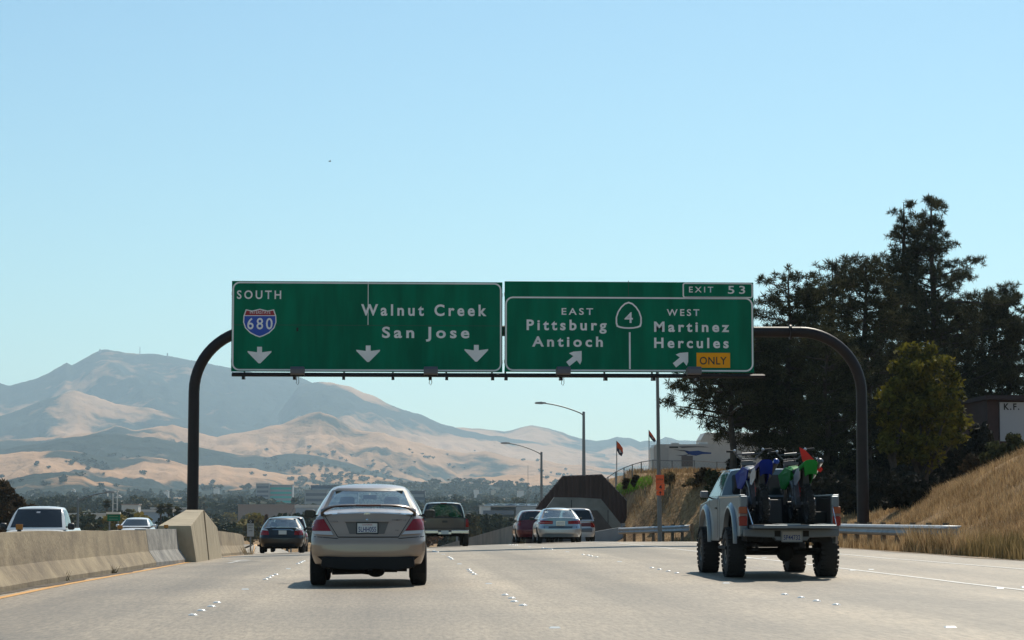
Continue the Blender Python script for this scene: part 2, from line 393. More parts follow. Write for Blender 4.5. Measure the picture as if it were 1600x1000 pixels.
strip('road_shoulder', lambda y: float(edge_r(y)) + 1.4 * min(1, max(0, (52 - y) / 14)) - .35 + .1 * math.sin(y * .8), lambda y: float(edge_r(y)) + 1.6, np.arange(8, 98, 1.0), mat('shoulder_dirt', (.27, .2, .13), .95, var=.4, vscale=2.5, bump=.6, bscale=12), .006, nx=4)
# faint worn arrow on the left lane
mb = MB()
def rp(x, y, dz=.006): return (x, y, rz_(x, y) + dz)
for poly in ([(-4.0, 57), (-3.86, 57), (-3.86, 61), (-4.0, 61)], [(-4.35, 61), (-3.51, 61), (-3.93, 63.2)], [(-3.86, 58.5), (-3.3, 59.8), (-3.3, 60.2), (-3.86, 59.2)]):
    mb.add([rp(*p) for p in poly], [tuple(range(len(poly)))])
tag(mk('lane_arrow_marking', mb, mat('faded_paint', (.36, .34, .31), .7, var=.3, vscale=8)), kind='structure')

# raised lane dots and reflectors
def dot_mesh(r=.055, h=.02):
    mb = MB(); mb.lathe([(0, r), (h * .6, r * .8), (h, r * .4), (h + .001, .001)], axis='Z', n=12); me = mb.mesh('dot'); me.materials.append(mat('ceramic_white', (.8, .79, .74), .25)); smooth_mesh(me); return me
DOT = dot_mesh(); mb = MB(); mb.add([(-.055, -.055, 0), (.055, -.055, 0), (.055, .055, 0), (-.055, .055, 0), (-.04, -.01, .014), (.04, -.01, .014), (.04, .01, .014), (-.04, .01, .014)], [(0, 1, 5, 4), (1, 2, 6, 5), (2, 3, 7, 6), (3, 0, 4, 7), (4, 5, 6, 7), (3, 2, 1, 0)]); REF = mb.mesh('reflector'); REF.materials.append(mat('reflector_white', (.7, .7, .66), .2))
def dot(x, y, label, me=DOT, name='lane_dot'):
    x = xa(x, y) + float(xoff(y)) * .75
    o = bpy.data.objects.new(name, me); COL.objects.link(o); o.location = (x, y, rz_(x, y) + .001)
    tag(o, label, 'road marker', 'raised white dots of the lane lines')
for x, y0, lab in ((-2.12, 25.4, 'x of the lane line left of the gold sedan'), (1.56, 27.7, 'x of the lane line right of the gold sedan'), (5.08, 27.4, 'x of the lane line left of the lifted truck')):
    for c in range(5):
        CL = ('nearest', 'second', 'third', 'fourth', 'farthest')[c]; where = lab.split(' of the ')[1]
        for k in range(4): dot(x + random.uniform(-.02, .02), y0 + c * 14.63 + k * 1.22, 'white %s dot in the %s cluster of the %s' % (('first', 'second', 'third', 'last')[k], CL, where))
        dot(x, y0 + c * 14.63 - 5.6, 'square reflector before the %s dot cluster of the %s' % (CL, where), REF, 'lane_reflector')
for y, nn_ in ((33.6, 'nearest'), (43.2, 'middle'), (53, 'farthest')):
    for dx, sd_ in ((-.2, 'left'), (.22, 'right')): dot(8.35 + dx + .1, y + dx, '%s reflector of the %s pair beside the solid white line' % (sd_, nn_), REF, 'lane_reflector')

# ------------------------------------------------------------------ concrete median barrier and block round the gantry post
M_CONC = mat('stained_concrete', (.36, .285, .18), .9, col2=(.17, .13, .085), vscale=1.1, detail=8, bump=.35, bscale=8, stretch=(1, 1, 1.6))
M_CONC2 = mat('patched_concrete', (.36, .34, .30), .9, col2=(.15, .145, .14), vscale=2.2, detail=6, bump=.3, bscale=9)
M_CONC3 = mat('block_concrete', (.46, .38, .26), .9, col2=(.29, .235, .16), vscale=1.4, detail=6, bump=.25, bscale=9, stretch=(1, 3, .5))
def barrier(name, ya, yb, label, m, xbase=lambda y: -5.5, zt=lambda y: .8, step=1.5, extra=0):
    ys = list(np.arange(ya, yb, step)) + [yb]
    prof = [(0, 0), (0, .08), (-.18, .33), (-.26, .8), (-.52, .8), (-.60, .33), (-.78, .08), (-.78, -.4), (0, -.4)]
    V = []
    for y in ys:
        g = rz_(-5.6, y); xb = xbase(y)
        for (dx, z) in prof:
            zz = z if z <= 0 else z * zt(y) / .8
            V.append((xb + dx + (extra if dx > -.39 else -extra), y, g + zz))
    n = len(prof); Fc = [(i * n + k, i * n + (k + 1) % n, (i + 1) * n + (k + 1) % n, (i + 1) * n + k) for i in range(len(ys) - 1) for k in range(n)]
    Fc += [tuple(range(n)), tuple((len(ys) - 1) * n + k for k in range(n))]
    mb = MB(); mb.add(V, Fc)
    return tag(mk(name, mb, m), label, 'concrete barrier')
barrier('median_barrier', 6, 55.2, 'long stained concrete median barrier in the left foreground', M_CONC, zt=lambda y: .85 + .01 * math.sin(y))
barrier('median_barrier', 55.22, 60.4, 'short patched concrete barrier length with grey smears joining the tall block', M_CONC2, zt=lambda y: .87, xbase=lambda y: -5.5 + .25 * float(sstep((y - 55.2) / 4)))
barrier('median_barrier', 69.6, 175, 'concrete median barrier curving away beyond the tall block', M_CONC, xbase=lambda y: -5.45 + float(xoff(y)) * .8, zt=lambda y: .87)
# the gabled block
def block():
    V = []; st = [(60.4, .95, -5.98), (64.3, 1.39, -5.62), (64.55, 1.39, -5.62), (69.6, .93, -5.7)]
    for y, h, xl_ in st:
        g = rz_(-5.4, y)
        for (x, z) in ((-4.93, -.3), (-4.98, 0.0), (-5.14, h), (xl_, h), (xl_ - .1, 0), (xl_ - .1, -.3)): V.append((x, y, g + z))
    n = 6; Fc = [(i * n + k, i * n + (k + 1) % n, (i + 1) * n + (k + 1) % n, (i + 1) * n + k) for i in range(3) for k in range(n)]
    Fc += [tuple(range(n)), tuple(3 * n + k for k in range(n))]
    mb = MB(); mb.add(V, Fc); return mb
blk = tag(mk('concrete_block', block(), M_CONC3, bevel=.02), 'tall gabled concrete block guarding the left foot of the sign gantry', 'concrete block')
mb = MB(); g = rz_(-5.4, 64.4); mb.prism([(-5.04, g - .1), (-4.955, g - .1), (-4.96, g + .02), (-5.11, g + 1.37), (-5.2, g + 1.37)], 64.35, 64.50); mk('joint_strip', mb, M_CONC, blk)
def amber(y, lab):
    g = rz_(-5.6, y) + .86; t = thing('barrier_reflector', lab, 'reflector', (-5.88, y, g), group='amber reflectors on the barrier')
    mk('reflector_face', MB().box(-.055, .055, -.012, .012, .015, .105), mat('amber_plastic', (.42, .15, .01), .3), t, bevel=.006); mk('foot', MB().box(-.03, .03, -.03, .03, -.01, .02), mat('dark_plastic', (.03, .03, .03), .5), t)
amber(37.2, 'amber reflector on the barrier in front of the white pickup'); amber(51.0, 'amber reflector on the barrier in front of the small white car')
t = thing('barrier_reflector', 'amber reflector on the barrier beside the tall concrete block', 'reflector', (-5.7, 59.6, rz_(-5.6, 59.6) + .87), group='amber reflectors on the barrier')
mk('reflector_face', MB().box(-.055, .055, -.012, .012, .015, .105), MATS['amber_plastic'], t); mk('foot', MB().box(-.03, .03, -.03, .03, -.01, .02), MATS['dark_plastic'], t)

# ------------------------------------------------------------------ guardrails
M_GALV = mat('galvanised_steel', (.27, .29, .31), .55, metal=.5, var=.2, vscale=3)
M_WOOD = mat('weathered_post', (.16, .12, .08), .9, var=.4, vscale=6, bump=.4)
def guardrail(pts, label, top=.74):
    P0 = pts[0]; t = thing('guardrail', label, 'guardrail', (P0[0], P0[1], P0[2]))
    prof = [(0, 0), (.05, .03), (.08, .08), (.03, .14), (.03, .17), (.08, .23), (.05, .28), (0, .31)]
    V = []; n = len(prof)
    for i, p in enumerate(pts):
        a = Vector(pts[max(0, i - 1)]); b = Vector(pts[min(len(pts) - 1, i + 1)]); d = (b - a); nrm = Vector((-d.y, d.x, 0)).normalized()
        for (o, z) in prof: V.append((p[0] - P0[0] + nrm.x * o, p[1] - P0[1] + nrm.y * o, p[2] - P0[2] + top - .31 + z))
    Fc = [(i * n + k, i * n + k + 1, (i + 1) * n + k + 1, (i + 1) * n + k) for i in range(len(pts) - 1) for k in range(n - 1)]
    o = mk('rail', MB().add(V, Fc), M_GALV, t, smooth=30); sm = o.modifiers.new('s', 'SOLIDIFY'); sm.thickness = .012
    L = 0; nxt = .3; prev = Vector(pts[0])
    for p in pts[1:]:
        p = Vector(p); seg = (p - prev).length
        while nxt < L + seg:
            if P0[1] < 60 and nxt < 1.5: nxt += 1.9; continue
            q = prev + (p - prev) * ((nxt - L) / seg) - P0_v(P0)
            mk('post', MB().box(q.x + .08, q.x + .20, q.y - .08, q.y + .08, q.z - .3, q.z + top + .06), M_WOOD, t)
            nxt += 1.9
        L += seg; prev = p
    return t
def P0_v(p): return Vector(p)
def gp(x, y): return (x, y, gz(x, y) + .05)
guardrail([gp(14.25 - .03 * (Y_ - 56) * 0, Y_) for Y_ in np.arange(57, 93, 2.0)], 'galvanised guardrail below the grassy bank behind the truck')
guardrail([gp(float(edge_r(y)) + .25, y) for y in np.arange(99, 114, 2.0)], 'far galvanised guardrail left of the truck below the orange sign')

# ------------------------------------------------------------------ gantry
GYY = 80.0
M_PIPE = mat('brown_pipe_steel', (.018, .011, .011), .5, spec=.3, metal=.1, var=.2, vscale=2)
gl = P(303, 700, GYY); gr_ = P(1345, 700, GYY)
XL, XRr = gl.x - .02, gr_.x + .05
zb = P(790, 517, GYY).z
def gantry():
    t = thing('sign_gantry', 'dark curved pipe gantry carrying the green overhead signs', 'gantry', (XL, GYY, rz_(-5.5, GYY)))
    ox, oz = XL, rz_(-5.5, GYY); rr = 2.15
    def arc(cx, cz, a0, a1, n=14): return [(cx + rr * math.cos(R(a0 + (a1 - a0) * i / n)) - ox, 0, cz + rr * math.sin(R(a0 + (a1 - a0) * i / n)) - oz) for i in range(n + 1)]
    lp = [(0, 0, -.5), (0, 0, 2.0)] + arc(XL + rr, zb - rr, 180, 90)
    rp_ = arc(XRr - rr, zb - rr, 90, 0) + [(XRr - ox, 0, 2 - oz), (XRr - ox, 0, gz(XRr, GYY) - oz - .5)]
    mk('left_post', MB().tube(lp, [.20] * 2 + [.19] * (len(lp) - 2), 20), M_PIPE, t, smooth=50)
    mk('right_post', MB().tube(rp_, [.19] * (len(rp_) - 2) + [.21] * 2, 20), M_PIPE, t, smooth=50)
    mk('cross_beam', MB().tube([lp[-1], rp_[0]], .187, 20), M_PIPE, t, smooth=50)
    for x in (lp[-1][0] + 1.4, rp_[0][0] - .35):
        mk('flange', MB().lathe([(-.03, .26), (.03, .26)], (x, 0, zb - oz), 'X', 20, cap=True), M_PIPE, t)
    # lower rail in front of the signs with hangers and lamps
    ra = P(362, 586, GYY - .75); rb = P(1195, 588, GYY - .75); zr = (ra.z + rb.z) / 2 - oz
    mk('lamp_rail', MB().tube([(ra.x - ox, -.75, zr), (rb.x - ox, -.75, zr)], .06, 8), M_PIPE, t)
    mk('lamp_rail', MB().tube([(ra.x - ox, -.5, zr + .07), (rb.x - ox, -.5, zr + .07)], .03, 8), M_PIPE, t)
    for px in (380, 460, 537, 614, 672, 698, 770, 791, 877, 947, 1022, 1090):
        p = P(px, 586, GYY - .75); x = p.x - ox
        mk('bracket', MB().box(x - .035, x + .035, -.82, -.02, zr - .12, zr - .055).box(x - .05, x + .05, -.80, -.70, zr - .16, zr + .02).box(x - .03, x + .03, -.12, -.05, zr - .1, zr + 3.0 if 0 else zr + .3), M_PIPE, t)
    for px in (465, 673, 880, 1084):
        p = P(px, 580, GYY - .95); x = p.x - ox; z = p.z - oz
        f = mk('lamp_fixture', MB().prism([(-1.25, -.11), (-.70, -.15), (-.66, .02), (-.72, .11), (-1.18, .15), (-1.25, .06)], x - .24, x + .24, 'yz'), mat('lamp_housing', (.12, .11, .12), .5, metal=.3), t, bevel=.02)
        mk('mounting_plate', MB().box(x - .22, x + .22, -.98, -.78, z - .18, z - .1), M_PIPE, f)
        f.location.z = z; mk_loc = f.children[0]; mk_loc.location.z = -z
        mk('cable', MB().tube([(x - .03, -.8, zr - .05), (x - .05, -.8, zr - .28), (x + .0, -.8, zr - .34), (x + .04, -.8, zr - .26), (x + .03, -.8, zr - .05)], .01, 5), mat('black_rubber', (.02, .02, .02), .7), t)
    return t
gantry()

M_GREEN = mat('sign_green', (.001, .15, .078), .7, var=.22, vscale=1.1, spec=.08, stretch=(1.5, 1, .25))
M_LEG = mat('sign_legend', (.80, .77, .75), .5, var=.08, vscale=1.5)
M_EDGE = mat('sign_aluminium', (.45, .46, .46), .5, metal=.5)
def sxz(px, py, ox, oz):
    p = P(px, py, GYY - .25); return (p.x - ox, p.z - oz)
def sign(name, x0, x1, y0, y1, label):
    a = P(x0, (y0 + y1) / 2, GYY - .25)
    p0 = P(x0, y1, GYY - .25); p1 = P(x1, y0, GYY - .25); zt = (P(x0, y0, GYY - .25).z + p1.z) / 2; zbm = (p0.z + P(x1, y1 + 2, GYY - .25).z) / 2
    t = thing(name, label, 'road sign', (p0.x, GYY - .25, zbm))
    t['w'] = p1.x - p0.x; t['h'] = zt - zbm
    W, H = t['w'], t['h']; del t['w']; del t['h']
    mk('panel', MB().box(0, W, 0, .06, 0, H), M_GREEN, t)
    fr = MB(); fr.box(-.012, W + .012, .0605, .16, .3, .42).box(-.012, W + .012, .0605, .16, H - .5, H - .38)
    mk('back_frame', fr, M_EDGE, t)
    return t, W, H
def wp(W, H, x0, x1, y0, y1):
    """pixel -> sign coordinates (linear in the sign's own frame)"""
    return lambda px, py: ((px - x0) / (x1 - x0) * W, H - (py - (y0 + 3 * (px - 361) / 816)) / (y1 - y0) * H)
S1, W1, H1 = sign('guide_sign', 361, 785, 440, 580, 'wide green overhead sign reading SOUTH 680 Walnut Creek San Jose')
q1 = wp(W1, H1, 361, 785, 440, 580)
S2, W2, H2 = sign('guide_sign', 788.5, 1177, 440.5, 580.5, 'green overhead exit sign reading EXIT 53 Pittsburg Antioch Martinez Hercules')
q2 = wp(W2, H2, 788.5, 1177, 440.5, 580.5)
def border(t, x0, x1, z0, z1, r, wd=.055, y=-.006):
    mb = MB(); ring(mb, rrect(x0, x1, z0, z1, r), rrect(x0 + wd, x1 - wd, z0 + wd, z1 - wd, r - wd), y, y + .004); return mk('border', mb, M_LEG, t)
def stext(t, q, s, px0, px1, pyb, cap, wgt=.012, m=None, **k):
    a = q(px0, pyb); b = q(px1, pyb); c = q(px0, pyb - cap)
    return text(s, t, m or M_LEG, a[0], b[0], (a[1] + b[1]) / 2, c[1] - a[1], 0, weight=wgt, depth=.008, **k)
border(S1, .02, W1 - .03, .03, H1 - .025, .25)
stext(S1, q1, 'SOUTH', 369, 438, 468, 14, .018)
stext(S1, q1, 'Walnut Creek', 563, 760, 494, 19, .027)
stext(S1, q1, 'San Jose', 596, 733, 528.5, 18.5, .027)
def arrow_dn(t, q, cx, y0, y1):
    s = [(-3.8, y0), (3.8, y0), (3.8, y0 + 8.5), (18.5, y0 + 6.5), (18.5, y0 + 8.5), (1.5, y1), (-1.5, y1), (-18.5, y0 + 8.5), (-18.5, y0 + 6.5), (-3.8, y0 + 8.5)]
    pts = [q(cx + a, b) for a, b in s]; mk('arrow', MB().prism(pts, -.009, -.005), M_LEG, t)
arrow_dn(S1, q1, 405, 542, 567.5); arrow_dn(S1, q1, 574.5, 540, 565.5); arrow_dn(S1, q1, 744, 539, 565)
# interstate shield
def shield(grow=0.0, top=True):
    o = [(-22, 2), (-12, 4), (0, 1.2), (12, 4), (22, 2), (25.5, 12), (26, 22), (23, 31), (15, 39), (6, 43.5), (0, 45.5), (-6, 43.5), (-15, 39), (-23, 31), (-26, 22), (-25.5, 12)]
    return [(x * (1 - grow * .06), 23 + (y - 23) * (1 - grow * .07)) for x, y in o]
def sh(pts): return [q1(405 + a, 482 + b) for a, b in pts]
shd = mk('route_shield', MB().prism(sh(shield()), -.010, -.004), M_LEG, S1)
blue = mat('shield_blue', (.015, .07, .42), .5); redm = mat('shield_red', (.33, .012, .02), .5)
low = [(-24, 12.5), (24, 12.5), (24.3, 22), (21.5, 30.3), (14, 37.5), (5.6, 41.8), (0, 43.6), (-5.6, 41.8), (-14, 37.5), (-21.5, 30.3), (-24.3, 22)]
mk('blue_field', MB().prism(sh(low), -.013, -.010), blue, shd)
hi_ = [(-20.8, 3.8), (-12, 5.6), (0, 2.8), (12, 5.6), (20.8, 3.8), (23.4, 11.3), (-23.4, 11.3)]
mk('red_field', MB().prism(sh(hi_), -.013, -.010), redm, shd)
o = stext(S1, q1, '680', 385.5, 425, 515, 18.5, .012); o.name = 'route_number'; o.location.y = -.008
o = stext(S1, q1, 'INTERSTATE', 389.5, 421.5, 491, 5.0, .0); o.name = 'shield_lettering'; o.location.y = -.008
# seams and bolts
seam = mat('sign_seam', (.02, .07, .045), .6)
a, b = q1(574, 441), q1(574, 508); mk('seam', MB().box(a[0] - .012, a[0] + .012, -.004, 0, b[1], a[1]), M_LEG, S1)
a, b = q1(362, 508), q1(784, 508); mk('seam', MB().box(a[0], b[0], -.0035, 0, a[1] - .01, a[1] + .008), seam, S1)
# second sign
xA, zA = q2(789, 580); xB, zB = q2(1176, 468)
border(S2, .02, W2 - .02, .03, zB + .02, .27)
e0 = q2(1066, 469.5); e1 = q2(1176.5, 443)
border(S2, e0[0], W2 - .02, zB - .0, H2 - .015, .09, .045)
stext(S2, q2, 'EXIT', 1076, 1114, 459, 9.5, .01); stext(S2, q2, '53', 1137, 1164, 461, 13, .012)
stext(S2, q2, 'EAST', 877, 926, 494, 11, .016); stext(S2, q2, 'WEST', 1041, 1092, 495.5, 11, .016)
stext(S2, q2, 'Pittsburg', 822.5, 947, 518, 17.5, .028); stext(S2, q2, 'Antioch', 831, 941, 543.5, 17, .028)
stext(S2, q2, 'Martinez', 1021, 1138.5, 520.5, 17, .030); stext(S2, q2, 'Hercules', 1021, 1137.5, 545.5, 17, .028)
a, b = q2(983, 521), q2(983, 578); mk('divider', MB().box(a[0] - .03, a[0] + .03, -.008, -.004, b[1], a[1]), M_LEG, S2)
a, b = q2(981.5, 441), q2(981.5, 467); mk('seam', MB().box(a[0] - .01, a[0] + .01, -.003, 0, b[1], a[1]), seam, S2)
def spade(k): return [(x * k, 22 + (y - 22) * k) for x, y in [(0, 0), (6, 2), (12, 7.5), (17, 15), (20, 24), (20, 33), (18.5, 38), (14, 39.8), (7, 41), (0, 41.3), (-7, 41), (-14, 39.8), (-18.5, 38), (-20, 33), (-20, 24), (-17, 15), (-12, 7.5), (-6, 2)]]
mb = MB(); ring(mb, [q2(981.5 + a, 474 + b) for a, b in spade(1.02)], [q2(981.5 + a, 474 + b) for a, b in spade(.9)], -.009, -.005); mk('route_spade', mb, M_LEG, S2)
stext(S2, q2, '4', 975, 988, 506.5, 17.5, .01)
def arrow_ne(cx, cy):
    s = [(13, -12), (13, 3), (10.5, 9), (5.5, 2.5), (-6, 11.5), (-11, 5), (0, -4), (-6.5, -8.5), (0, -11)]
    mk('arrow', MB().prism([q2(cx + a, cy + b) for a, b in s], -.009, -.005), M_LEG, S2)
arrow_ne(895, 562); arrow_ne(1061, 564)
a, b = q2(1087, 576), q2(1139.5, 553)
yp = mk('only_plate', MB().box(a[0], b[0], -.012, -.004, a[1], b[1]), mat('sign_amber', (.95, .36, .005), .6, spec=.2), S2)
o = stext(S2, q2, 'ONLY', 1092, 1134, 571, 12.5, .012, m=mat('sign_black', (.015, .012, .01), .5)); o.location.y = -.007
for px in (400, 460, 520, 650, 720, 760):
    pass
# ------------------------------------------------------------------ vehicles
M_TYRE = mat('tyre_rubber', (.018, .017, .016), .85, bump=.3, bscale=30)
M_RIM = mat('alloy_rim', (.45, .45, .46), .35, metal=.9)
M_GLASSD = mat('dark_tinted_glass', (.02, .022, .024), .06, spec=.6)
M_GLASSL = mat('pale_reflection_glass', (.10, .13, .115), .05, var=.35, vscale=2.2, spec=.9, stretch=(.6, 1, 3))  # opaque; pale streaks in the colour stand for reflections and the view through
M_BLACKP = mat('black_plastic', (.02, .02, .022), .5)
M_UNDER = mat('underbody', (.012, .011, .010), .9)
M_RED = mat('tail_lamp_red', (.26, .006, .006), .15, spec=.5)
M_ORANGE = mat('amber_lens', (.30, .05, .01), .2)
M_CLEAR = mat('clear_lens', (.55, .53, .52), .12, spec=.7)
M_CHROME = mat('chrome', (.62, .62, .63), .18, metal=1.0)
M_PLATE = mat('licence_plate_white', (.62, .63, .62), .5)
M_BLUEINK = mat('plate_blue_ink', (.03, .04, .16), .5)
M_HEAD = mat('headlamp_glass', (.35, .38, .42), .1, spec=.8)
def paint(name, c, metal=.55, rough=.36): return mat(name, c, rough, metal=metal, coat=.6, var=.04, vscale=1.5)

def wheel(parent, x, y, r, wd, side, big=False, rimf=.62, rm=None):
    """tyre with a rim as sub-part; side = +1 right, -1 left"""
    h = wd / 2; e = .035 if not big else .06
    prof = [(-h * .72, r * rimf), (-h, r * (rimf + .12)), (-h, r - e * 1.6), (-h + e * .5, r - e * .3), (-h + e * 1.2, r), (h - e * 1.2, r), (h - e * .5, r - e * .3), (h, r - e * 1.6), (h, r * (rimf + .12)), (h * .72, r * rimf)]
    mb = MB(); mb.lathe(prof, (x, y, r), 'X', 36)
    if big:
        for k in range(30):
            a = 2 * math.pi * k / 30
            for s in (-1, 1):
                m = Matrix.Translation((x, y, r)) @ Matrix.Rotation(a + (.1 * s), 4, 'X')
                mb.box(min(0, s * h) + (.01 if s > 0 else -.004), max(0, s * h) + (.004 if s > 0 else -.01), -.026, .026, r - .03, r + .003, m)
    t = mk('wheel', mb, M_TYRE, parent, smooth=35)
    o = x + side * h
    mb = MB(); s = side
    mb.lathe([(o - s * .03, r * rimf), (o - s * .01, r * rimf), (o - s * .02, r * (rimf - .06)), (o - s * .07, r * (rimf - .12)), (o - s * .08, .001)], (0, y, r), 'X', 24)
    for k in range(6):
        m = Matrix.Translation((o - s * .045, y, r)) @ Matrix.Rotation(2 * math.pi * k / 6, 4, 'X'); mb.box(-.02, .02, -.03, .03, .03, r * (rimf - .05), m)
    mb.lathe([(-.06 * s + o, .06), (-.01 * s + o, .055), (-.008 * s + o, .001)], (0, y, r), 'X', 14)
    mk('rim', mb, rm or M_RIM, t, smooth=40)
    return t

def car_shape(S):
    """returns lower-body mesh and cabin mesh from a table of dimensions"""
    L = S['L']; hwt = S['hw']; Wd = S['W'] / 2
    def body(u, v, w):
        Yc = L * v; au = abs(u)
        zb = npi(Yc, S['bot']); zt = npi(Yc, S['top']) - S.get('crown', .045) * au ** 2.5
        z = zb + (zt - zb) * w
        yr = npi(z, S['rear']) + S.get('pc', .10) * au ** 2 + S.get('pr', .22) * au ** 10
        yf = L - npi(z, S['front']) - .16 * au ** 2 - .35 * au ** 8
        y = yr + (yf - yr) * v
        hw = Wd * npi(z, hwt) * (1 - .06 * w ** 8) * (1 - .05 * (1 - w) ** 8) * npi(Yc, S.get('plan', [(0, .95), (1, 1), (3.6, 1), (4.8, .93)]))
        return (u * hw, y, z)
    def cab(u, v, w):
        au = abs(u); y0, y1 = S['cab_base']; y2, y3 = S['cab_roof']
        zr = S['roof']; zb0 = S['belt']
        f = w
        ya = y0 + (y2 - y0) * f; yb = y1 + (y3 - y1) * f
        ya += S.get('rcurve', .10) * au ** 2 * (1 if S.get('rcurve', .1) else 0); yb -= .12 * au ** 2
        y = ya + (yb - ya) * v
        rise = math.sin(math.pi * min(1, max(0, v))) * S.get('arch', .06)
        z = zb0 + (zr - zb0) * f + rise * f - .05 * au ** 3 * f
        hw = S['cw'][0] + (S['cw'][1] - S['cw'][0]) * f ** 1.3
        hw *= 1 - .05 * f ** 10
        hw *= 1 - .06 * (1 - min(1, v * 5)) ** 2 
        return (u * hw, y, z)
    b = boxmap(20, 44, 16, body).mesh('body'); cm = boxmap(20, 24, 20, cab); c = cm.mesh('cabin'); smooth_mesh(b, 50); smooth_mesh(c, 50)
    if S.get('open'):
        ul = S.get('ulim', .86)
        co = cut(cm, lambda i, j, k: ((j < .001 or j > .999) and abs(2 * i - 1) < ul and .14 < k < S.get('klim', .92)) or k < .001).mesh('cabin'); smooth_mesh(co, 50)
    else: co = None
    return b, c, co

def car(name, label, cat, loc, S, pm, rz=0, group=None):
    t = thing(name, label, cat, loc, rz, group)
    b, c, co = car_shape(S)
    body = mk('body', b, pm, t); cabin = mk('roof', co or c, pm, t)
    vb = bvh_of(b); vc = bvh_of(c); W2 = S['W'] / 2
    if co:
        z_ = S['belt']; r_ = S['roof']; y0_ = S['cab_base'][0]; tr = mat('cabin_trim', (.06, .058, .055), .9); se = mat('seat_fabric', (.22, .21, .19), .95)
        rows_ = S.get('seat_rows', (1.75, .75))
        if len(rows_) > 1: mk('parcel_shelf', MB().box(-W2 * .78, W2 * .78, y0_ + .12, y0_ + .62, z_ - .05, z_ + .035), tr, t)
        mk('headliner', MB().box(-S['cw'][1] * .9, S['cw'][1] * .9, S['cab_roof'][0] + .05, S['cab_roof'][1] - .05, r_ - .035, r_ - .02), mat('headliner_grey', (.3, .3, .28), .9), t)
        mk('dashboard', MB().box(-W2 * .8, W2 * .8, S['cab_base'][1] - .75, S['cab_base'][1] - .1, z_ - .1, z_ + .06), tr, t)
        for dy_ in rows_:
            for x_ in (-.36, .36):
                y_ = y0_ + dy_; f_ = dy_ > 1 or len(rows_) == 1
                st_ = mk('seat', MB().prism(rrect(x_ - .24, x_ + .24, z_ - .55, z_ + (.09 if f_ else .03), .07), y_, y_ + .12), se, t)
                mk('headrest', MB().prism(rrect(x_ - .12, x_ + .12, z_ + .12, z_ + (.29 if f_ else .22), .05), y_ + .01, y_ + .10), se, st_)
        mk('rear_view_mirror', MB().box(-.11, .11, S['cab_roof'][1] + .12, S['cab_roof'][1] + .15, r_ - .15, r_ - .08), tr, t)
    g = S['glass']; gm = S.get('gmat', M_GLASSD)
    z0, z1 = g['z']; a0, a1 = g['rear']
    rw = mk('rear_window', patch(vc, [(-a0, z0), (a0, z0), (a1, z1), (a1 - .08, z1 + .02), (-a1 + .08, z1 + .02), (-a1, z1)], 'rear', .004, 4), S.get('rmat', gm), t)
    if not co: mk('window_seal', patch(vc, [(-a0 - .03, z0 - .03), (a0 + .03, z0 - .03), (a1 + .03, z1), (a1 - .06, z1 + .045), (-a1 + .06, z1 + .045), (-a1 - .03, z1)], 'rear', .002, 4), M_BLACKP, rw)
    else:
        for q_ in ([(-a0 - .02, z0 - .03), (a0 + .02, z0 - .03), (a0 + .02, z0 + .012), (-a0 - .02, z0 + .012)], [(-a1 - .03, z1 - .006), (a1 + .03, z1 - .006), (a1 - .06, z1 + .04), (-a1 + .06, z1 + .04)], [(-a0 - .025, z0 - .01), (-a0 + .025, z0 - .01), (-a1 + .02, z1 + .01), (-a1 - .03, z1 + .01)], [(a0 - .025, z0 - .01), (a0 + .025, z0 - .01), (a1 + .03, z1 + .01), (a1 - .02, z1 + .01)]): mk('window_seal', patch(vc, q_, 'rear', .006, 3), M_BLACKP, rw)
    mk('windshield', patch(vc, [(-a0 - .02, z0), (a0 + .02, z0), (a1, z1), (-a1, z1)], 'front', .004, 4), S.get('fmat', gm), t)
    for side in ('left', 'right'):
        for so in g['side']: mk('side_window', patch(vc, so, side, .004, 3), gm, t)
    yr_, yf_, r, wd = S['axles']
    for s, side in ((-1, 'left'), (1, 'right')):
        for y in (yr_, yf_):
            mk('wheel_arch_shade', patch(vb, [p for p in ell(y, r, r * 1.14, r * 1.14, 20, -20, 200)], side, .003, 3), M_UNDER, t)  # flat dark patch standing in for the shaded hollow of the wheel well
            wheel(t, s * (W2 - wd / 2 - S.get('inset', .02)), y, r, wd, s)
    return t, vb, vc
def mirrors(t, y, z, x, m, size=(.2, .13)):
    for s in (-1, 1):
        mb = MB(); cx_ = s * (x + size[0] / 2); a_, b_ = size[0] / 2, size[1] / 2; o1 = rrect(-a_, a_, -b_, b_, b_ * .6, 4); n_ = len(o1)
        vs_ = [(cx_ + p * k, y + d, z + q * k) for d, k in ((-.06, .97), (-.045, 1.03), (0, 1.0), (.05, .8), (.085, .4)) for p, q in o1]
        mb.add(vs_, [(i * n_ + j, i * n_ + (j + 1) % n_, (i + 1) * n_ + (j + 1) % n_, (i + 1) * n_ + j) for i in range(4) for j in range(n_)] + [tuple(range(n_)), tuple(range(4 * n_, 5 * n_))])
        o = mk('side_mirror', mb, m, t, smooth=60)
        mk('mirror_glass', MB().prism([(cx_ + a, z + b) for a, b in rrect(-a_ * .84, a_ * .84, -b_ * .8, b_ * .8, b_ * .5, 4)], y - .064, y - .060), mat('mirror_dark_reflection', (.012, .012, .012), .25), o)  # dark colour painted in place of what the mirror would reflect
        mk('mirror_arm', MB().tube([(s * (x - .12), y + .02, z - .03), (s * (x + .03), y, z - .02)], .028, 6), M_BLACKP, o)
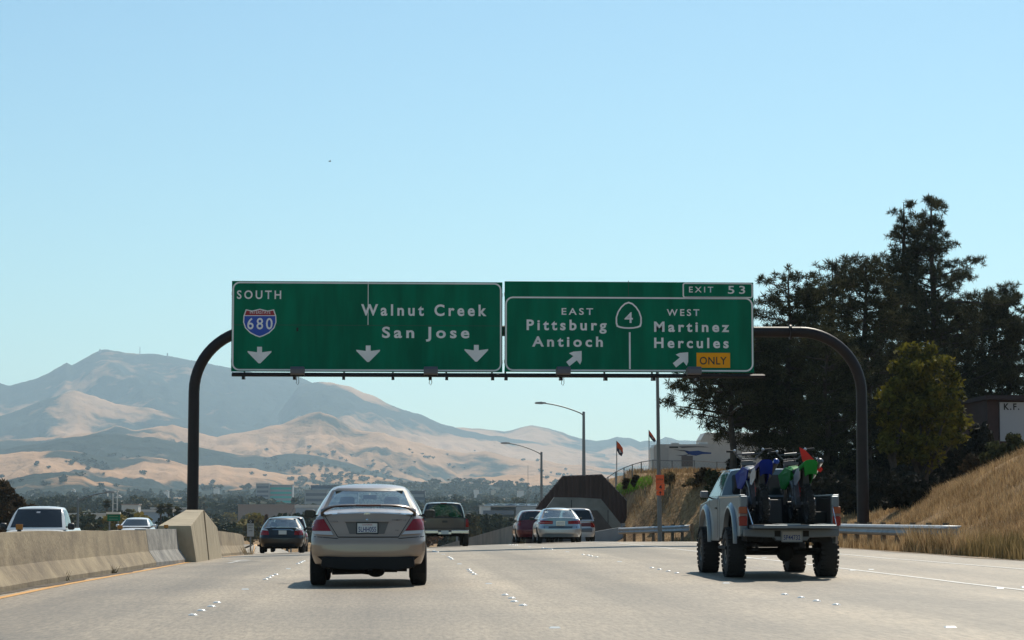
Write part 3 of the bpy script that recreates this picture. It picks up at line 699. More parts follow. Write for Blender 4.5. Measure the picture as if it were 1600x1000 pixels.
def plate(t, y, x, z, s, wd=.31, h=.155, top=None, frame=M_BLACKP, lean=0):
    p = mk('licence_plate', MB().box(x - wd / 2, x + wd / 2, y - .006, y, z - h / 2, z + h / 2), M_PLATE, t)
    if frame: mb = MB(); ring(mb, rrect(x - wd / 2 - .014, x + wd / 2 + .014, z - h / 2 - .014, z + h / 2 + .014, .012), rrect(x - wd / 2 + .004, x + wd / 2 - .004, z - h / 2 + .004, z + h / 2 - .004, .006), y - .012, y - .001); mk('plate_frame', mb, frame, p)
    if s:
        o = text(s, p, M_BLUEINK, x - wd * .43, x + wd * .43, z - h * .36, h * .52, y - .006, name='plate_number', weight=.012, depth=.003)
    if top: text(top, p, mat('plate_red', (.4, .03, .03), .5), x - wd * .25, x + wd * .25, z + h * .26, h * .14, y - .006, name='plate_heading', depth=.003)
    return p
def put(px, Y, z=None):
    p = P(px, 808, Y); return (p.x, Y, rz_(p.x, Y) if z is None else z)

# ---- gold sedan in the foreground
ZR = [(0, .08), (.2, .06), (.42, .03), (.5, 0), (.7, .01), (.74, .07), (.8, .10), (1.1, .17), (1.2, .2)]
S = dict(L=4.8, W=1.80, bot=[(0, .35), (.5, .34), (.62, .26), (4.8, .25)], top=[(0, 1.12), (.12, 1.135), (.5, 1.20), (1.4, 1.17), (3.4, 1.06), (4.2, .95), (4.8, .74)],
         rear=ZR, front=[(0, .1), (.3, .02), (.5, 0), (.8, .1), (1.2, .3)], hw=[(.2, .94), (.35, .975), (.5, .995), (.75, 1.0), (.95, .975), (1.1, .93), (1.2, .86)],
         plan=[(0, .975), (.9, 1), (3.6, 1), (4.8, .93)], pc=.09, pr=.16,
         cab_base=(.46, 3.75), cab_roof=(1.38, 2.75), belt=1.10, roof=1.505, cw=(.84, .60), arch=.095,
         glass=dict(z=(1.16, 1.475), rear=(.70, .56), side=[[(1.35, 1.17), (2.15, 1.15), (2.15, 1.47), (1.75, 1.46)], [(2.22, 1.15), (3.25, 1.12), (2.6, 1.46), (2.22, 1.47)]]),
         axles=(1.02, 3.74, .335, .25), inset=-.01, open=True, ulim=.91, klim=.96, rmat=tinted_glass('green_tinted_glass', (.90, 1.0, .92), .20), fmat=tinted_glass('clear_windshield', (.93, .97, .94), .05))
M_GOLD = paint('gold_beige_paint', (.37, .265, .19), .12, .36)
bsdf(M_GOLD).inputs['Coat Weight'].default_value = 1.0; bsdf(M_GOLD).inputs['Coat IOR'].default_value = 1.55
XC, YC = -.32, 35.45
t, vb, vc = car('gold_sedan', 'gold beige sedan seen from behind with a rear spoiler on the trunk', 'car', (XC, YC, rz_(XC, 36.4)), S, M_GOLD)
def pz(px, py, s=101.5): return ((px - 577) / s, 1.06 + (808 - py) / s)
# trunk lid outline groove, lamps, bumper, plate
def gpts(L, s=101.5): return [pz(a, b, s) for a, b in L]
lid = gpts([(506, 801), (530, 839), (624, 839), (648, 801)])
mbs = MB()
def groove(vb, pts, t, name='panel_gap', wdt=.010, eps=.003, view='rear', m=None):
    for (a, b) in zip(pts[:-1], pts[1:]):
        d = Vector((b[0] - a[0], b[1] - a[1])); n = Vector((-d.y, d.x)).normalized() * wdt / 2
        mk(name, patch(vb, [(a[0] + n.x, a[1] + n.y), (b[0] + n.x, b[1] + n.y), (b[0] - n.x, b[1] - n.y), (a[0] - n.x, a[1] - n.y)], view, eps, 4), m or M_UNDER, t)
groove(vb, [lid[0], lid[1]], t); groove(vb, [lid[1], lid[2]], t, wdt=.014); groove(vb, [lid[2], lid[3]], t)
tl = mk('tail_lamp', patch(vb, gpts([(489, 814), (508, 811.5), (519.5, 830), (491, 829.5)]), 'rear', .002, 4, .018), M_RED, t)
mk('reversing_lens', patch(vb, gpts([(491, 830), (519.5, 830), (523, 836.5), (495, 835)]), 'rear', .002, 4, .016), M_CLEAR, tl)
mk('upper_lens', patch(vb, gpts([(494, 806.5), (505, 803.5), (508.5, 811.5), (489.5, 813.5)]), 'rear', .002, 4, .010), mat('silver_lens', (.36, .32, .30), .2), tl)
tr = mk('tail_lamp', patch(vb, gpts([(646.5, 811.5), (662, 811), (662.5, 828), (634, 829.5)]), 'rear', .002, 4, .018), M_RED, t)
mk('reversing_lens', patch(vb, gpts([(634, 830), (662.5, 828.5), (658, 834), (629, 835.5)]), 'rear', .002, 4, .016), M_CLEAR, tr)
mk('upper_lens', patch(vb, gpts([(649, 801.5), (657, 802.5), (661.5, 811), (646.5, 811.3)]), 'rear', .002, 4, .010), MATS['silver_lens'], tr)
mk('plate_recess', patch(vb, gpts([(541, 815), (609, 815), (602, 834), (548, 834)]), 'rear', .0025, 4), mat('dark_recess_colour', (.17, .14, .115), .5, metal=.4), t)  # flat darker patch; the recess exists only in its colour
mk('trim_bar', patch(vb, gpts([(540, 813), (610, 813), (610, 815.6), (540, 815.6)]), 'rear', .004, 4, .018), M_GOLD, t)
x_, z_ = pz(575.5, 825); pp = plate(t, -.0, x_, z_, '5LHH055', .315, .158, 'CALIFORNIA'); pp.location.y = float(npi(z_, ZR)) - .012
# emblem: plain oval ring with a bar
x_, z_ = pz(575, 804.5)
mb = MB(); ring(mb, ell(x_, z_, .052, .036, 24), ell(x_, z_, .040, .025, 24), -.006, 0); ring(mb, ell(x_, z_ + .006, .030, .014, 18), ell(x_, z_ + .006, .022, .007, 18), -.006, 0); ring(mb, ell(x_, z_, .013, .032, 18), ell(x_, z_, .006, .024, 18), -.0065, -.001)
o = mk('emblem', mb, M_CHROME, t); o.location.y = .178
def badge(s, px0, px1, pyb, cap):
    a = pz(px0, pyb); b = pz(px1, pyb); o = text(s, t, mat('badge_chrome', (.10, .09, .085), .4, metal=.5), a[0], b[0], a[1], cap / 101.5, float(npi(a[1], ZR)) + .02, name='badge', weight=.01); return o
badge('TOYOTA', 517, 530, 816, 2.4); badge('CAMRY LE', 614, 636, 813.5, 2.6); badge('V6', 619, 624, 829.5, 2.4)
mk('trunk_lock', MB().lathe([(0, .018), (-.006, .001)], (pz(575, 812)[0], .15, pz(575, 812)[1]), 'Y', 12), M_CHROME, t)
# bumper: shadow step, crease, lower valance
groove(vb, gpts([(488, 838), (530, 841.2)]), t, 'bumper_gap', .010); groove(vb, gpts([(624, 841.2), (664, 838)]), t, 'bumper_gap', .010)
mk('lower_valance', MB().prism([(-.70, .45), (.70, .45), (.72, .30), (.45, .25), (.1, .27), (-.2, .25), (-.72, .30)], .0, .60), M_UNDER, t, bevel=.02)
mk('valance_skin', patch(vb, [(-.78, .465), (.78, .465), (.70, .40), (-.70, .40)], 'rear', .004, 4), M_UNDER, t)
groove(vb, gpts([(485, 866.5), (540, 868.6), (620, 868.6), (667, 866.5)]), t, 'bumper_lip', .012, .006, m=M_GOLD)
mk('tow_cover', patch(vb, [(a, b) for a, b in ell(pz(577, 855)[0], pz(577, 855)[1], .045, .028, 12)], 'rear', .003, 3, .002), M_GOLD, t)
# floor pan and exhaust bits hanging under the rear
mb = MB()
for (x0, x1, z0) in ((-.60, -.42, .20), (-.42, -.05, .22), (-.05, .22, .18), (.22, .60, .22)): mb.box(x0, x1, .6, 1.5, z0 + .0, .34)
mb.tube([(-.55, .35, .22), (-.1, .45, .23), (.05, 1.0, .2), (.1, 2.5, .2)], .045, 8); mb.sphere((.12, .5, .22), .085, 12, 8, 1.6, 2, 1)
mb.tube([(-.45, .95, .24), (.45, .95, .24)], .04, 8)
mk('exhaust_and_axle', mb, M_UNDER, t)
mk('tail_pipe', MB().lathe([(0, .03), (.25, .03)], (-.52, .12, .30), 'Y', 12), M_CHROME, t)
for s in (-1, 1): mk('mud_flap', MB().box(s * .79 - .10, s * .79 + .10, .66, .70, .2, .42), M_UNDER, t)
# spoiler
def spoiler():
    V = []; us = np.linspace(-1, 1, 25)
    for u in us:
        x = u * .735; e = abs(u); drop = .085 * e ** 5; yb = .13 + .13 * e ** 4
        zt_ = 1.262 - drop; th = .034 + .06 * e ** 7
        V += [(x, yb + .02, zt_ - th), (x, yb, zt_ - th * .5), (x, yb + .03, zt_), (x, yb + .24, zt_ - .012), (x, yb + .26, zt_ - th)]
    n = 5; Fc = [(i * n + k, i * n + (k + 1) % n, (i + 1) * n + (k + 1) % n, (i + 1) * n + k) for i in range(24) for k in range(n)] + [tuple(range(n)), tuple(24 * n + k for k in range(n))]
    mb = MB(); mb.add(V, Fc)
    return mb
sp = mk('spoiler', spoiler(), paint('backlit_gold_paint', (.12, .085, .065), .3, .35), t, smooth=50)  # darker than the body: the spoiler's backlit shade is put into its colour
mk('spoiler_underside', MB().box(-.58, .58, .17, .36, 1.212, 1.222), M_UNDER, sp)
mk('stop_lamp', MB().box(-.19, .19, .115, .14, 1.225, 1.252), mat('dark_red_lens', (.09, .01, .01), .2), sp)
mirrors(t, 2.95, 1.115, .90, M_BLACKP, (.18, .13))
# headrests and cabin items are behind the bright glass; door handles
for s in (-1, 1): mk('door_handle', MB().box(s * .895 - .01, s * .895 + .02, 1.9, 2.1, .98, 1.0), M_GOLD, t)

# ---- generic small saloon table for the farther cars
def small(L=4.5, W=1.75, H=1.40, deck=1.0, roofw=.55, belt=.92, hatch=False, r=.31):
    k = H / 1.4
    ZR2 = [(0, .10), (.3, .05), (.4, 0), (.62, 0), (.66, .05), (deck, .12), (1.3, .2)]
    return dict(L=L, W=W, bot=[(0, .26), (4.8, .22)], top=[(0, deck), (.3, deck + .015), (1.2, deck + .0), (3.2, .93), (4.0, .85), (L, .66)], rear=ZR2,
                front=[(0, .1), (.3, .02), (.5, 0), (.7, .1), (1.1, .3)], hw=[(.2, .94), (.4, .985), (.6, 1.0), (.8, .98), (deck, .9), (1.2, .86)],
                cab_base=((.45 if not hatch else .15), 3.45), cab_roof=((1.25 if not hatch else .55), 2.5), belt=belt, roof=H - .055, cw=(W / 2 * .93, roofw), arch=.05,
                glass=dict(z=(belt + .05, H - .10), rear=(W / 2 * .93 - .14, roofw - .05), side=[[(1.2, belt + .07), (2.05, belt + .06), (2.05, H - .12), (1.6, H - .13)], [(2.12, belt + .06), (3.0, belt + .05), (2.45, H - .13), (2.12, H - .12)]]),
                axles=(.95, 3.55, r, .20))
def lamps(vb, t, out, m=M_RED, th=.012):
    mk('tail_lamp', patch(vb, out, 'rear', .002, 3, th), m, t); mk('tail_lamp', patch(vb, mirror(out), 'rear', .002, 3, th), m, t)
def under(t, z=.24, w_=.6):
    mk('underbody', MB().box(-w_, w_, .5, 3.8, z - .06, z + .12).tube([(-.4, .3, z), (-.1, .6, z), (0, 2, z)], .035, 6), M_UNDER, t)

# black sedan, left lane
S = small(4.4, 1.74, 1.39, .99, .56, .90); S['open'] = True; S['rmat'] = MATS['green_tinted_glass']; S['fmat'] = MATS['clear_windshield']
loc = put(440, 88.0); t, vb, vc = car('black_sedan', 'black sedan in the left lane beside the barrier end', 'car', loc, S, paint('black_paint', (.012, .010, .012), .2, .3), R(1))
lamps(vb, t, [(-.80, .88), (-.50, .86), (-.47, .70), (-.80, .70)]); lamps(vb, t, [(-.78, .93), (-.55, .92), (-.50, .865), (-.80, .885)], M_CLEAR, .012)
plate(t, .035, .04, .80, '', .30, .15, frame=None); mirrors(t, 2.7, .93, .86, M_BLACKP, (.16, .12)); under(t)
mk('trunk_trim', patch(vb, [(-.35, .895), (.42, .895), (.42, .91), (-.35, .91)], 'rear', .004, 3, .006), M_CHROME, t)
mk('badge', patch(vb, [(.36, .86), (.46, .86), (.46, .875), (.36, .875)], 'rear', .004, 2, .004), M_CHROME, t); mk('bumper_gap', patch(vb, [(-.8, .60), (.8, .60), (.8, .612), (-.8, .612)], 'rear', .004, 3), M_UNDER, t)
mk('tail_pipe', MB().lathe([(0, .035), (.2, .035)], (.50, .02, .27), 'Y', 12), M_CHROME, t)
# dark van ahead of it, half hidden
S = small(4.7, 1.8, 1.70, 1.02, .66, 1.0, hatch=True, r=.34)
loc = put(452, 109); t, vb, vc = car('dark_van', 'dark tall van partly hidden ahead of the black sedan', 'van', loc, S, paint('maroon_paint', (.05, .012, .015), .3, .3), R(2))
lamps(vb, t, [(-.84, 1.0), (-.72, 1.0), (-.72, .72), (-.84, .72)]); plate(t, .035, 0, .75, '', .30, .15, frame=None); mirrors(t, 2.9, 1.08, .88, M_BLACKP, (.2, .16)); under(t)

# silver sedan
S = small(4.75, 1.80, 1.42, 1.02, .58, .94); S['open'] = True; S['rmat'] = tinted_glass('sky_reflecting_glass', (.62, .74, .70), .25); S['fmat'] = MATS['clear_windshield']
p_ = P(876, 808, 91.0); t, vb, vc = car('silver_sedan', 'silver sedan with glinting rear window in the third lane', 'car', (p_.x, 91.0, rz_(p_.x, 91) - .03), S, paint('silver_paint', (.42, .44, .47), .75, .3))
tl_ = [(-.86, .92), (-.30, .885), (-.30, .77), (-.84, .765)]
lamps(vb, t, tl_); mk('reflector_strip', patch(vb, [(-.85, .845), (-.32, .83), (-.32, .80), (-.84, .80)], 'rear', .022, 3), mat('pale_red_lens', (.5, .12, .10), .2), t)
plate(t, .04, .0, .80, '', .32, .15, frame=M_CHROME); mirrors(t, 2.8, .97, .89, M_BLACKP, (.18, .12)); under(t)
mk('bumper_band', patch(vb, [(-.87, .60), (.87, .60), (.87, .68), (-.87, .68)], 'rear', .003, 3), mat('dark_bumper_band', (.10, .11, .13), .4, metal=.3), t)  # darker band across the bumper
# red car
S = small(4.3, 1.76, 1.46, 1.02, .60, .97, hatch=True)
p_ = P(838, 808, 101.0); t, vb, vc = car('red_hatchback', 'dark red hatchback left of the silver sedan', 'car', (p_.x, 101, rz_(p_.x, 101)), S, paint('dark_red_paint', (.12, .008, .014), .35, .3))
lamps(vb, t, [(-.86, .98), (-.66, .95), (-.68, .76), (-.86, .78)]); plate(t, .02, .05, .62, '', .32, .15, frame=None); mirrors(t, 2.6, 1.03, .87, M_BLACKP, (.2, .15)); under(t)
mk('bumper_gap', patch(vb, [(-.82, .50), (.82, .50), (.82, .515), (-.82, .515)], 'rear', .004, 3), M_UNDER, t)
# white wagon
S = small(4.7, 1.80, 1.66, 1.05, .66, 1.02, hatch=True, r=.36); S['cab_base'] = (.05, 3.4); S['cab_roof'] = (.35, 2.6); S['glass']['z'] = (1.12, 1.50); S['glass']['rear'] = (.68, .56)
p_ = P(903, 808, 111.0); t, vb, vc = car('white_wagon', 'white sport wagon half hidden behind the silver sedan', 'car', (p_.x, 111, rz_(p_.x, 111)), S, paint('white_paint', (.62, .62, .64), .1, .35))
lamps(vb, t, [(-.88, .95), (-.62, .95), (-.62, .72), (-.88, .72)]); mk('light_band', patch(vb, [(-.62, .93), (.62, .93), (.62, .76), (-.62, .76)], 'rear', .004, 3, .006), mat('dull_red_trim', (.16, .03, .03), .4), t)
mk('bumper', patch(vb, [(-.9, .66), (.9, .66), (.9, .50), (-.9, .50)], 'rear', .01, 3, .03), mat('grey_bumper', (.16, .16, .17), .5), t); mirrors(t, 2.8, 1.1, .88, M_BLACKP, (.18, .14)); under(t, .32)

# ---- pickup trucks of the other lanes
def pickup(name, label, loc, pm, W=1.98, H=1.80, L=5.3, rz=0, gm=M_GLASSD, box_end=1.95, front=False):
    bt = 1.14 if not front else 1.22
    S = dict(L=L, W=W, bot=[(0, .52), (L, .42)], top=[(0, bt), (box_end, bt), (box_end + .3, bt), (3.8, bt - .04), (4.3, bt - .05), (L, bt - .20)],
             rear=[(0, .1), (.6, .0), (1.3, 0)], front=[(0, .1), (.5, 0), (.9, .0), (1.1, .06), (1.4, .3)], hw=[(.4, .95), (.6, .99), (.9, 1.0), (1.1, .985), (1.3, .97)], pc=.02, pr=.05, crown=.02,
             plan=[(0, .985), (1, 1), (4.4, 1), (L, .96)],
             cab_base=(box_end + .02, 4.15), cab_roof=(box_end + .16, 3.35), belt=bt - .06, roof=H - .05, cw=(W / 2 * .93, W / 2 * .74), arch=.05, rcurve=.03,
             glass=dict(z=(bt + .02, H - .10), rear=(W / 2 * .93 - .13, W / 2 * .74 - .05), side=[[(box_end + .35, bt + .04), (2.95, bt + .04), (2.95, H - .13), (box_end + .42, H - .13)], [(3.02, bt + .04), (3.85, bt + .02), (3.35, H - .14), (3.02, H - .13)]]),
             axles=(1.05, 4.45, .38, .26), gmat=gm, inset=0)
    if not front: S.update(open=True, ulim=.84, seat_rows=(.95,), rmat=tinted_glass('dark_rear_glass', (.36, .37, .36), .06), fmat=MATS['clear_windshield'])
    t, vb, vc = car(name, label, 'pickup truck', loc, S, pm, rz)
    mk('bed_liner', MB().box(-W / 2 + .12, W / 2 - .12, .1, box_end - .06, bt - .02, bt + .006), M_UNDER, t)
    under(t, .46, .7); return t, vb, vc, S
p_ = P(695, 808, 93.0)
t, vb, vc, S = pickup('brown_pickup', 'grey brown pickup truck right of the gold sedan', (p_.x, 93.0, rz_(p_.x, 93) + .02), paint('taupe_paint', (.085, .07, .062), .35, .4), gm=M_GLASSD)
lamps(vb, t, [(-.985, 1.10), (-.84, 1.10), (-.84, .78), (-.985, .78)]); mk('tailgate_handle', patch(vb, [(-.11, .96), (.11, .96), (.10, 1.04), (-.10, 1.04)], 'rear', .006, 2, .012), M_BLACKP, t)
groove(vb, [(-.80, .70), (-.80, 1.12)], t); groove(vb, [(.80, .70), (.80, 1.12)], t); groove(vb, [(-.8, .735), (.8, .735)], t, wdt=.02)
bm_ = mk('bumper', MB().box(-.97, -.26, -.14, .0, .52, .66).box(.26, .97, -.14, 0, .52, .66).box(-.27, .27, -.12, 0, .48, .60), M_CHROME, t, bevel=.02); plate(t, -.125, 0, .57, '', .30, .15, frame=None)
mirrors(t, 3.6, 1.22, .98, M_BLACKP, (.2, .2)); mk('stop_lamp', MB().box(-.13, .13, 2.06, 2.12, 1.735, 1.765), M_RED, t)
# oncoming white pickup behind the barrier
p_ = P(50, 808, 74.5)
t, vb, vc, S = pickup('white_pickup', 'white pickup truck coming the other way behind the barrier', (p_.x - .10, 74.5 + 5.3, rz_(p_.x, 77) + .03), paint('white_truck_paint', (.72, .72, .70), .0, .35), W=2.03, H=1.93, front=True, rz=R(180) + R(0.6))
fy = 5.3
mk('grille', patch(vb, [(-.60, .72), (.60, .72), (.60, 1.0), (-.60, 1.0)], 'front', .004, 3, .01), mat('black_grille', (.01, .01, .012), .5), t)
for s in (-1, 1): mk('headlight', patch(vb, [(s * .63, .76), (s * .95, .76), (s * .95, .97), (s * .63, .97)], 'front', .004, 3, .012), M_HEAD, t)
mk('bumper', MB().box(-1.0, 1.0, 5.2, 5.38, .5, .68), M_CHROME, t, bevel=.02)
mirrors(t, 3.75, 1.27, .98, M_BLACKP, (.22, .22))
for s in (-1, 1):
    for y in (3.35, 2.7): mk('door_handle', MB().box(s * 1.0 - .03, s * 1.0 + .03, y - .1, y, 1.05, 1.1), M_BLACKP, t)
mk('mirror_sticker', patch(vc, [(-.06, 1.70), (.06, 1.70), (.06, 1.75), (-.06, 1.75)], 'front', .008, 2), M_CLEAR, t)
# oncoming small white car
S = small(4.4, 1.72, 1.43, .99, .58, .94)
p_ = P(207, 808, 121); t, vb, vc = car('white_car', 'small white car behind the barrier near the concrete block', 'car', (p_.x, 125.5, rz_(p_.x, 122)), S, paint('white_car_paint', (.74, .75, .76), 0, .35), R(180))
mirrors(t, 2.75, 1.0, .87, MATS['white_car_paint'], (.18, .13)); mk('headlight', patch(vb, [(.5, .6), (.82, .6), (.82, .72), (.5, .7)], 'front', .004, 3, .01), M_HEAD, t); mk('headlight', patch(vb, [(-.82, .6), (-.5, .6), (-.5, .7), (-.82, .72)], 'front', .004, 3, .01), M_HEAD, t)

# ------------------------------------------------------------------ lifted truck with motorcycles
M_SLV = paint('pale_blue_silver_paint', (.125, .15, .175), .5, .36)
M_BED = mat('bed_liner_black', (.018, .016, .015), .75)
TX, TY = 6.72, 39.6
tk = thing('lifted_pickup', 'lifted silver pickup with open tailgate carrying two dirt bikes', 'pickup truck', (TX, TY, rz_(TX, TY) + .0), R(.6))
HW = .84
def arch(cy, cz, r, n=12): return [(cy + r * math.cos(R(a)), cz + r * math.sin(R(a))) for a in np.linspace(180, 0, n)]
# bed sides (outer skin with wheel cut-out)
bed_out = [(-.95, .70), (-.95, 1.38), (1.28, 1.38), (1.28, .66), (.56, .66)] + [(y, z) for y, z in arch(0, .66, .54)[::-1]] + [(-.56, .70)]
for s in (-1, 1):
    x0, x1 = sorted((s * HW, s * (HW - .05)))
    mk('bed_side', MB().prism(bed_out, x0, x1, 'yz'), M_SLV, tk, bevel=.012)
    mk('bed_rail', MB().box(min(s * (HW + .012), s * (HW - .10)), max(s * (HW + .012), s * (HW - .10)), -.96, 1.28, 1.36, 1.405), M_SLV, tk, bevel=.014)
    # rear corner pillar with lamp
    mk('rear_corner', MB().box(min(s * (HW + .003), s * (HW - .13)), max(s * (HW + .003), s * (HW - .13)), -1.0, -.9, .72, 1.38), M_SLV, tk, bevel=.02)
    l_ = mk('tail_lamp', MB().box(min(s * (HW + .022), s * (HW - .115)), max(s * (HW + .022), s * (HW - .115)), -1.02, -.93, .88, 1.04), M_RED, tk, bevel=.008)
    mk('amber_lens', MB().box(min(s * (HW + .022), s * (HW - .115)), max(s * (HW + .022), s * (HW - .115)), -1.02, -.93, 1.085, 1.20), M_ORANGE, l_, bevel=.006)
    mk('clear_lens', MB().box(min(s * (HW + .010), s * (HW - .103)), max(s * (HW + .010), s * (HW - .103)), -1.018, -.93, 1.045, 1.08), mat('dull_lens', (.20, .12, .10), .3), l_)
    # inner bed wall and wheel tub
    mk('inner_wall', MB().box(min(s * (HW - .06), s * (HW - .11)), max(s * (HW - .06), s * (HW - .11)), -.93, 1.25, .9, 1.36).box(min(s * (HW - .11), s * (HW - .32)), max(s * (HW - .11), s * (HW - .32)), -.45, .45, .86, 1.12), M_BED, tk, bevel=.03)
    # flares
    for cy, cz, r in ((0, .62, .56), (2.92, .62, .55)):
        V = []; n = 6; A = np.linspace(-4, 184, 22)
        for a in A:
            c, sn = math.cos(R(a)), math.sin(R(a))
            for k in range(n):
                f = k / (n - 1); rr = r + .10 * (1 - f); xo = HW + .004 + .055 * math.sin(f * math.pi * .55) 
                V.append((s * xo, cy + rr * c * (1.0), cz + rr * sn))
            V.append((s * (HW - .02), cy + (r - .03) * c, cz + (r - .03) * sn))
        m_ = n + 1; Fc = [(i * m_ + k, i * m_ + k + 1, (i + 1) * m_ + k + 1, (i + 1) * m_ + k) for i in range(len(A) - 1) for k in range(m_ - 1)]
        mk('fender_flare', MB().add(V, Fc), M_SLV, tk, smooth=50)
    # front fender + door side
    side = [(1.34, .66), (1.34, 1.30), (1.36, 1.36), (2.55, 1.34), (3.6, 1.26), (3.72, 1.18), (3.74, .72), (3.52, .66)] + [(y, z) for y, z in arch(2.92, .66, .54)[::-1]] + [(2.30, .60), (1.40, .60)]
    mk('cab_side', MB().prism(side, x0, x1, 'yz'), M_SLV, tk, bevel=.014)
    mk('door_gap', MB().box(min(s * (HW + .002), s * (HW - .02)), max(s * (HW + .002), s * (HW - .02)), 1.50, 1.512, .66, 1.36).box(min(s * (HW + .002), s * (HW - .02)), max(s * (HW + .002), s * (HW - .02)), 2.44, 2.452, .80, 1.34), M_UNDER, tk)
    mk('door_handle', MB().box(min(s * (HW + .02), s * (HW - .01)), max(s * (HW + .02), s * (HW - .01)), 1.60, 1.74, 1.17, 1.20), M_BLACKP, tk)
    mi = mk('side_mirror', MB().box(min(s * .88, s * 1.03), max(s * .88, s * 1.03), 2.30, 2.38, 1.38, 1.50), mat('mirror_grey', (.2, .2, .21), .4), tk, bevel=.025)
    mk('mirror_arm', MB().tube([(s * .80, 2.36, 1.36), (s * .94, 2.34, 1.42)], .015, 6), M_BLACKP, mi)
mk('bed_floor', MB().box(-HW + .06, HW - .06, -.95, 1.28, .84, .90), M_BED, tk)
mk('bed_front_wall', MB().box(-HW + .06, HW - .06, 1.22, 1.28, .88, 1.38), M_BED, tk)
for (x0_, x1_) in ((-.30, .02), (.40, .62)): pass
tg = mk('tailgate', MB().box(-.70, .70, -1.50, -.985, .835, .895), M_SLV, tk, bevel=.012, label='tailgate lowered flat')
mk('tailgate_lining', MB().box(-.66, .66, -1.47, -1.0, .8955, .901), mat('scuffed_metal', (.16, .155, .15), .32, metal=.7, var=.6, vscale=5), tg)
for (x0_, x1_) in ((-.27, .10), (.45, .66)): mk('tread_plate', MB().box(x0_, x1_, -1.44, -.80, .902, .914), mat('bare_tread_plate', (.62, .60, .55), .35, metal=.3), tg)
for s in (-1, 1): mk('tailgate_cable', MB().tube([(s * .73, -.96, 1.25), (s * .70, -1.42, .9)], .008, 5), M_CHROME, tg)
bp_ = mk('rear_bumper', MB().prism([(-.80, .83), (.80, .83), (.80, .70), (.30, .68), (.26, .63), (-.26, .63), (-.30, .68), (-.80, .70)], -1.16, -1.0), mat('bumper_grey', (.13, .14, .15), .45, metal=.5), tk, bevel=.015)
mk('step_pad', MB().box(-.62, .62, -1.155, -1.02, .8305, .838), M_BLACKP, bp_)
for x in (-.24, .24): mk('bumper_slot', MB().box(x - .05, x + .05, -1.164, -1.158, .70, .80), M_UNDER, bp_)
pp = plate(tk, -1.168, .0, .705, '5P44732', .33, .165, frame=mat('plate_frame_grey', (.2, .2, .2), .4)); pp.data.materials[0] = mat('grey_plate', (.36, .35, .34), .6)  # even grey, darker than the other licence plates
# cab
S = dict(cab_base=(1.30, 2.95), cab_roof=(1.36, 2.42), belt=1.30, roof=1.95, cw=(.82, .66), arch=.03, rcurve=.03)
def cabf(u, v, w_):
    au = abs(u); y0, y1 = 1.30, 2.98; y2, y3 = 1.38, 2.42
    ya = y0 + (y2 - y0) * w_; yb = y1 + (y3 - y1) * w_ - .08 * au ** 2; y = ya + .03 * au ** 6 + (yb - ya) * v
    z = 1.30 + .575 * w_ + .03 * math.sin(math.pi * v) * w_ - .035 * au ** 6 * w_
    hw = .825 - .20 * w_ ** 1.1; hw *= 1 - .03 * w_ ** 10; return (u * hw, y, z)
cm = boxmap(16, 20, 10, cabf).mesh('cab'); smooth_mesh(cm, 50); mk('cab', cm, M_SLV, tk); vc = bvh_of(cm)
mk('rear_window', patch(vc, rrect(-.60, .60, 1.42, 1.78, .05, 3), 'rear', .005, 3), M_GLASSD, tk)
for s, sd in ((-1, 'left'), (1, 'right')): mk('side_window', patch(vc, [(1.50, 1.40), (2.58, 1.40), (2.32, 1.79), (1.54, 1.80)], sd, .005, 3), M_GLASSL, tk)
mk('windshield', patch(vc, [(-.70, 1.40), (.70, 1.40), (.56, 1.80), (-.56, 1.80)], 'front', .005, 3), M_GLASSD, tk)
for s in (-1, 1): mk('roof_gutter', MB().tube([(s * .635, 1.40, 1.845), (s * .63, 2.0, 1.865), (s * .635, 2.40, 1.85)], .012, 6), M_SLV, tk)
mk('headrest', MB().box(-.5, -.24, 1.50, 1.6, 1.45, 1.66), mat('grey_fabric', (.2, .19, .19), .9), tk, bevel=.03) if 0 else None
def hoodf(u, v, w_):
    au = abs(u); y = 2.42 + v * 1.36 - .05 * au ** 4 * v; z = .78 + (.55 - .10 * v - .05 * au ** 3) * w_; return (u * (.83 - .02 * w_), y, z)
hm = boxmap(14, 14, 6, hoodf).mesh('hood'); smooth_mesh(hm, 50); mk('hood', hm, M_SLV, tk)
mk('front_bumper', MB().box(-.82, .82, 3.74, 3.92, .72, .88), M_CHROME, tk, bevel=.02)
mk('front_grille', MB().box(-.7, .7, 3.765, 3.80, .95, 1.16), M_BLACKP, tk)
# chassis, axles, differential
mb = MB()
for s in (-1, 1): mb.box(s * .42 - .05, s * .42 + .05, -1.0, 3.6, .60, .74); mb.box(s * .52 - .04, s * .52 + .04, -.75, .75, .46, .50); mb.tube([(s * .5, .1, .42), (s * .45, -.25, .85)], .03, 8)
mb.tube([(-.80, 0, .42), (.80, 0, .42)], .05, 10).sphere((.10, 0, .42), .16, 14, 10, 1, 1, 1).tube([(-.8, 2.92, .42), (.8, 2.92, .42)], .05, 10).sphere((-.25, 2.92, .42), .14)
mb.box(-.5, .5, .8, 2.2, .50, .66).tube([(-.55, -1.0, .55), (-.5, .4, .56), (-.3, 1.2, .5), (-.3, 3, .5)], .035, 8).box(-.72, -.3, -.95, -.3, .62, .84).box(-.3, .7, -.9, -.5, .60, .84)
mk('chassis', mb, M_UNDER, tk)
for s in (-1, 1): mk('exhaust_pipe', MB().tube([(s * .2 - .75, -.2, .5), (s * .2 - .72, .8, .5)], .03, 8), M_UNDER, tk) if s < 0 else None
for s in (-1, 1):
    for y in (0, 2.92): wheel(tk, s * .80, y, .425, .30, s, big=True, rimf=.46, rm=mat('dark_steel_rim', (.05, .05, .05), .5, metal=.5))

